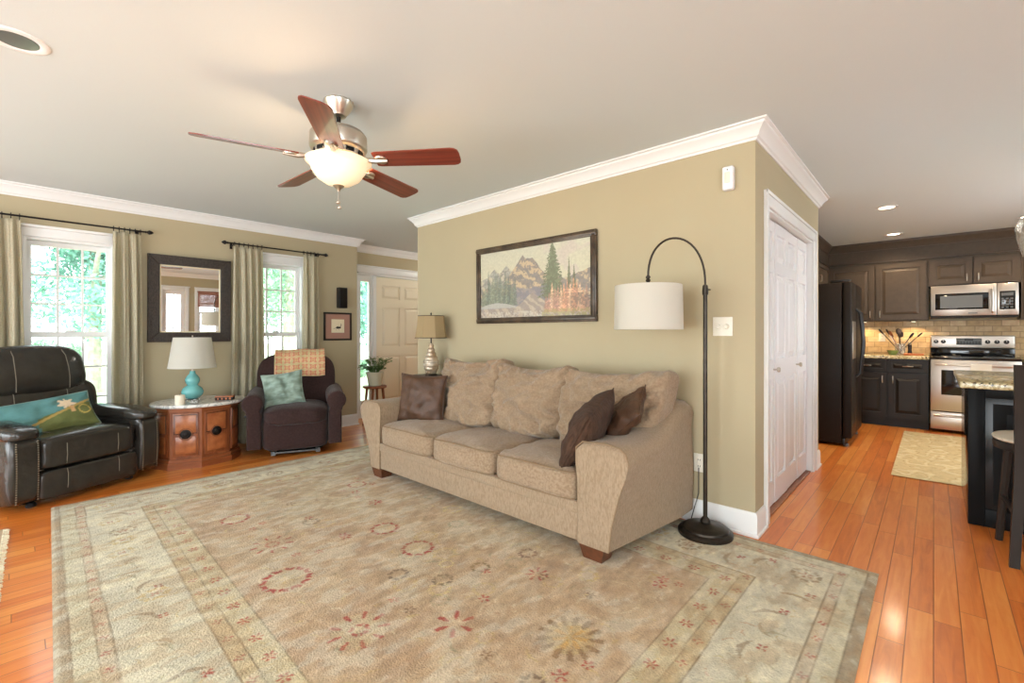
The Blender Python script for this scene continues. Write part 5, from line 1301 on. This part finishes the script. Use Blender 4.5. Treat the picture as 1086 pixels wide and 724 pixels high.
bm = NB(); [box(bm, .238+i*.036, .262+i*.036, mf-.0062, mf-.0045, 1.50+j*.034, 1.518+j*.034) for i in range(3) for j in range(4)]; box(bm, .238, .336, mf-.0062, mf-.0045, 1.645, 1.68); obj('keys', bm, M['display'], c)
bm = NB(); box(bm, -.378, .378, mf+.002, mf+.02, 1.395, 1.418); obj('vent_grille', bm, M['iron'], t); obj('badge', B(-.04, .04, mf-.004, mf-.001, 1.442, 1.454), M['display'], t)
# fridge (faces +X)
t = thing('refrigerator', 'tall black side by side refrigerator at the kitchen entrance', 'refrigerator', (-1.02, 6.425, 0), PI/2)
obj('cabinet', B(-.455, .455, -.30, .40, .03, 1.74, bev=.006), M['fridge'], t)
for x0, x1, nm in ((-.455, -.075, 'freezer_door'), (-.068, .455, 'fridge_door')):
    d = obj(nm, B(x0, x1, -.385, -.305, .09, 1.75, bev=.016, seg=3), M['fridge'], t)
    hx = x1-.045 if nm[0] == 'f' and x1 < 0 else x0+.045
    pts = [(hx, -.385, .72), (hx, -.425, .76), (hx, -.445, 1.0), (hx, -.450, 1.10), (hx, -.445, 1.22), (hx, -.425, 1.43), (hx, -.385, 1.47)]
    obj('handle', tube(NB(), pts, .015, 10), M['blackp'], d)
    if x1 < 0:
        bm = NB(); box(bm, -.40, -.17, -.392, -.384, .93, 1.33, .006); ds = obj('dispenser', bm, M['steel'], d)
        obj('hinge_cover', B(-.44, -.36, -.37, -.2, 1.751, 1.775, bev=.004), M['blackp'], d)
bm = NB(); box(bm, -.45, .45, -.33, -.30, .02, .085, .004); obj('toe_grille', bm, M['blackp'], t)
for x in (-.40, .40):
    for y in (-.33, .34): obj('wheel', lathe(NB(), [(.022, 0), (.025, .01), (.025, .03)], (x, y, 0), 14), M['display'], t)
# counter objects
t = thing('utensil_crock', 'clear crock holding dark kitchen utensils by the backsplash', 'crock', (-.335, 8.10, .915))
bm = NB(); lathe(bm, [(.05, 0), (.055, .006), (.058, .15), (.054, .15), (.050, .012), (0, .010)], n=28); obj('jar', bm, M['acryl'], t)
rs = random.Random(8)
for k in range(9):
    a = rs.uniform(0, 6.28) if k > 1 else (0, PI)[k]; l = rs.uniform(.10, .17) if k > 1 else .18; top = Vector((l*math.cos(a), l*.4*math.sin(a)-.01, rs.uniform(.23, .29))); bs = Vector((-.02*math.cos(a), 0, .014))
    u = thing('cooking_utensil', ['dark ladle leaning far right out of the clear crock', 'dark spoon leaning far left out of the clear crock', 'slotted turner among utensils in the clear crock', 'black spatula among utensils in the clear crock', 'wooden handled spoon among utensils in the crock', 'dark serving fork among utensils in the crock', 'black skimmer standing in the clear crock', 'short dark spoon standing in the clear crock', 'brown stirring paddle standing in the clear crock'][k], 'utensil', (-.335, 8.10, .915), group='utensils in the crock')
    hm = M['shaker'] if k != 4 else M['stool']
    obj('handle', tube(NB(), [bs, top], .005, 6), M['nickel'] if k % 3 == 2 else hm, u)
    d = (top-bs).normalized(); mt = Matrix.Translation(top+d*.03) @ d.to_track_quat('Z', 'Y').to_matrix().to_4x4()
    bm = NB(); softbox(bm, (0, 0, 0), (.062, .022, .085), 2.6, 5, None, mt); obj('head', bm, hm, u)
t = thing('glass_bowl', 'small green glass bowl on the counter near the utensils', 'bowl', (-.40, 7.93, .915)); obj('bowl', lathe(NB(), [(.03, 0), (.035, .004), (.065, .06), (.061, .06), (.03, .008), (0, .006)], n=28), M['greeng'], t)
t = thing('spoon_rest', 'orange wooden tray on the counter beside the stove', 'tray', (-.19, 7.93, .915)); obj('tray', B(-.10, .10, -.05, .05, 0, .018, bev=.005), M['orange'], t); obj('rim', tube(NB(), [(-.095, -.045, .02), (.095, -.045, .02), (.095, .045, .02), (-.095, .045, .02)], .006, 6, True), M['orange'], t)
t = thing('pepper_mill', 'slim dark pepper mill standing beside the utensil crock', 'pepper mill', (-.235, 8.12, .915)); obj('body', lathe(NB(), [(.026, 0), (.027, .02), (.018, .06), (.022, .12), (.016, .135)], n=20), M['shaker'], t); obj('cap', lathe(NB(), [(.016, .136), (.022, .15), (.016, .17), (.005, .178)], n=20), M['nickel'], t)
for x in (-.72, -.2):
    o = thing('puck_light', 'small puck light under the upper cabinet, over the ' + ('left end of the counter' if x < -.5 else 'utensils'), 'light', (x, 8.12, 1.369), group='under cabinet lights'); obj('housing', lathe(NB(), [(.032, -.012), (.034, -.010), (.034, 0)], n=20), M['iron'], o); obj('lens', lathe(NB(), [(.026, -.0135), (.026, -.012)], n=20), M['led'], o)
    point('under_cabinet_light', (x, 8.12, 1.34), 8, (1, .70, .38), .02, 150)
# island
t = thing('kitchen_island', 'glossy black kitchen island at the right edge', 'island', (.16, 4.09, 0))
obj('body', B(0, 1.3, .012, .93, 0, .874, bev=.002), M['lacq'], t)
bm = NB()
for (x0, x1, z0, z1) in ((0, .075, 0, .874), (.56, .65, 0, .874), (1.22, 1.3, 0, .874), (.075, 1.22, 0, .11), (.075, 1.22, .80, .874)): box(bm, x0, x1, 0, .014, z0, z1, .003)
obj('face_frame', bm, M['facef'], t)
for x0, x1 in ((.11, .53), (.68, 1.19)): 
    p = obj('raised_panel', panel_slab(x1-x0, .62, .014, [(.05, x1-x0-.05)], [(.05, .57)], .008), M['facef'], t, loc=(x0, .014, .145), ang=20)
o = obj('countertop', B(.115, 1.52, 3.83, 5.06, .875, .913, bev=.008, seg=3), M['granite']); tag(o, 'granite island countertop with rounded edge over the black island', 'countertop')
# bar stool
def stool():
    t = thing('bar_stool', 'dark bar stool with pale round seat pulled up to the island', 'stool', (.46, 3.72, 0))
    D = M['cabd']
    obj('seat_cushion', softbox(NB(), (0, 0, .632), (.44, .44, .05), 2.4, 12, lambda p, u: p), M['seatc'], t, ang=60)
    obj('seat_frame', lathe(NB(), [(.185, .565), (.215, .575), (.219, .60), (.215, .615)], n=40), D, t)
    for sx in (-1, 1):
        obj('leg', tube(NB(), [(sx*.18, .17, 0), (sx*.14, .14, .585)], [.017, .022], 8), D, t)
        bm = NB(); secs = []
        for x, y, z, r in ((.155, -.235, 0, .019), (.135, -.205, .4, .021), (.130, -.20, .62, .022), (.135, -.225, .85, .020), (.14, -.255, 1.04, .018)):
            secs.append([(sx*x-r, y-r, z), (sx*x+r, y-r, z), (sx*x+r, y+r, z), (sx*x-r, y+r, z)])
        obj('back_post', loft(bm, secs), D, t)
    for (a, b) in (((-.165, .155, .22), (.165, .155, .22)), ((-.165, .155, .26), (-.145, -.21, .26)), ((.165, .155, .26), (.145, -.21, .26)), ((-.15, -.22, .20), (.15, -.22, .20))): obj('footrest_rail', tube(NB(), [a, b], .012, 8), D, t)
    bm = NB(); [box(bm, -.13, .13, -.262+dy, -.240+dy, z, z+.05, .004) for z, dy in ((.98, 0), (.84, .018))]; obj('back_rails', bm, D, t)
stool()
# pendant over the island
t = thing('pendant_light', 'clear glass pendant lamp at the right edge above the island', 'pendant', (.515, 4.60, H))
obj('canopy', lathe(NB(), [(.062, 0), (.062, -.012), (.03, -.022), (.008, -.03)], n=28), M['bronze'], t); obj('cord', tube(NB(), [(0, 0, -.03), (0, 0, -.42)], .003, 6), M['blackp'], t)
obj('socket', lathe(NB(), [(.018, -.40), (.026, -.42), (.026, -.47), (.02, -.48)], n=20), M['bronze'], t)
bm = NB(); n = 36; prof = [(.03, -.44), (.065, -.455), (.10, -.49), (.112, -.54), (.105, -.61), (.088, -.68), (.078, -.72)]; secs = [[(r*math.cos(2*PI*i/n), r*math.sin(2*PI*i/n), z) for i in range(n)] for r, z in prof]; inn = [[(x*.97, y*.97, z) for x, y, z in s] for s in secs[::-1]]
obj('glass_shade', loft(bm, secs+inn, False, True, True), M['glassp'], t, ang=60)
obj('bulb', softbox(NB(), (0, 0, -.53), (.055, .055, .09), 2.2, 5), M['led'], t)
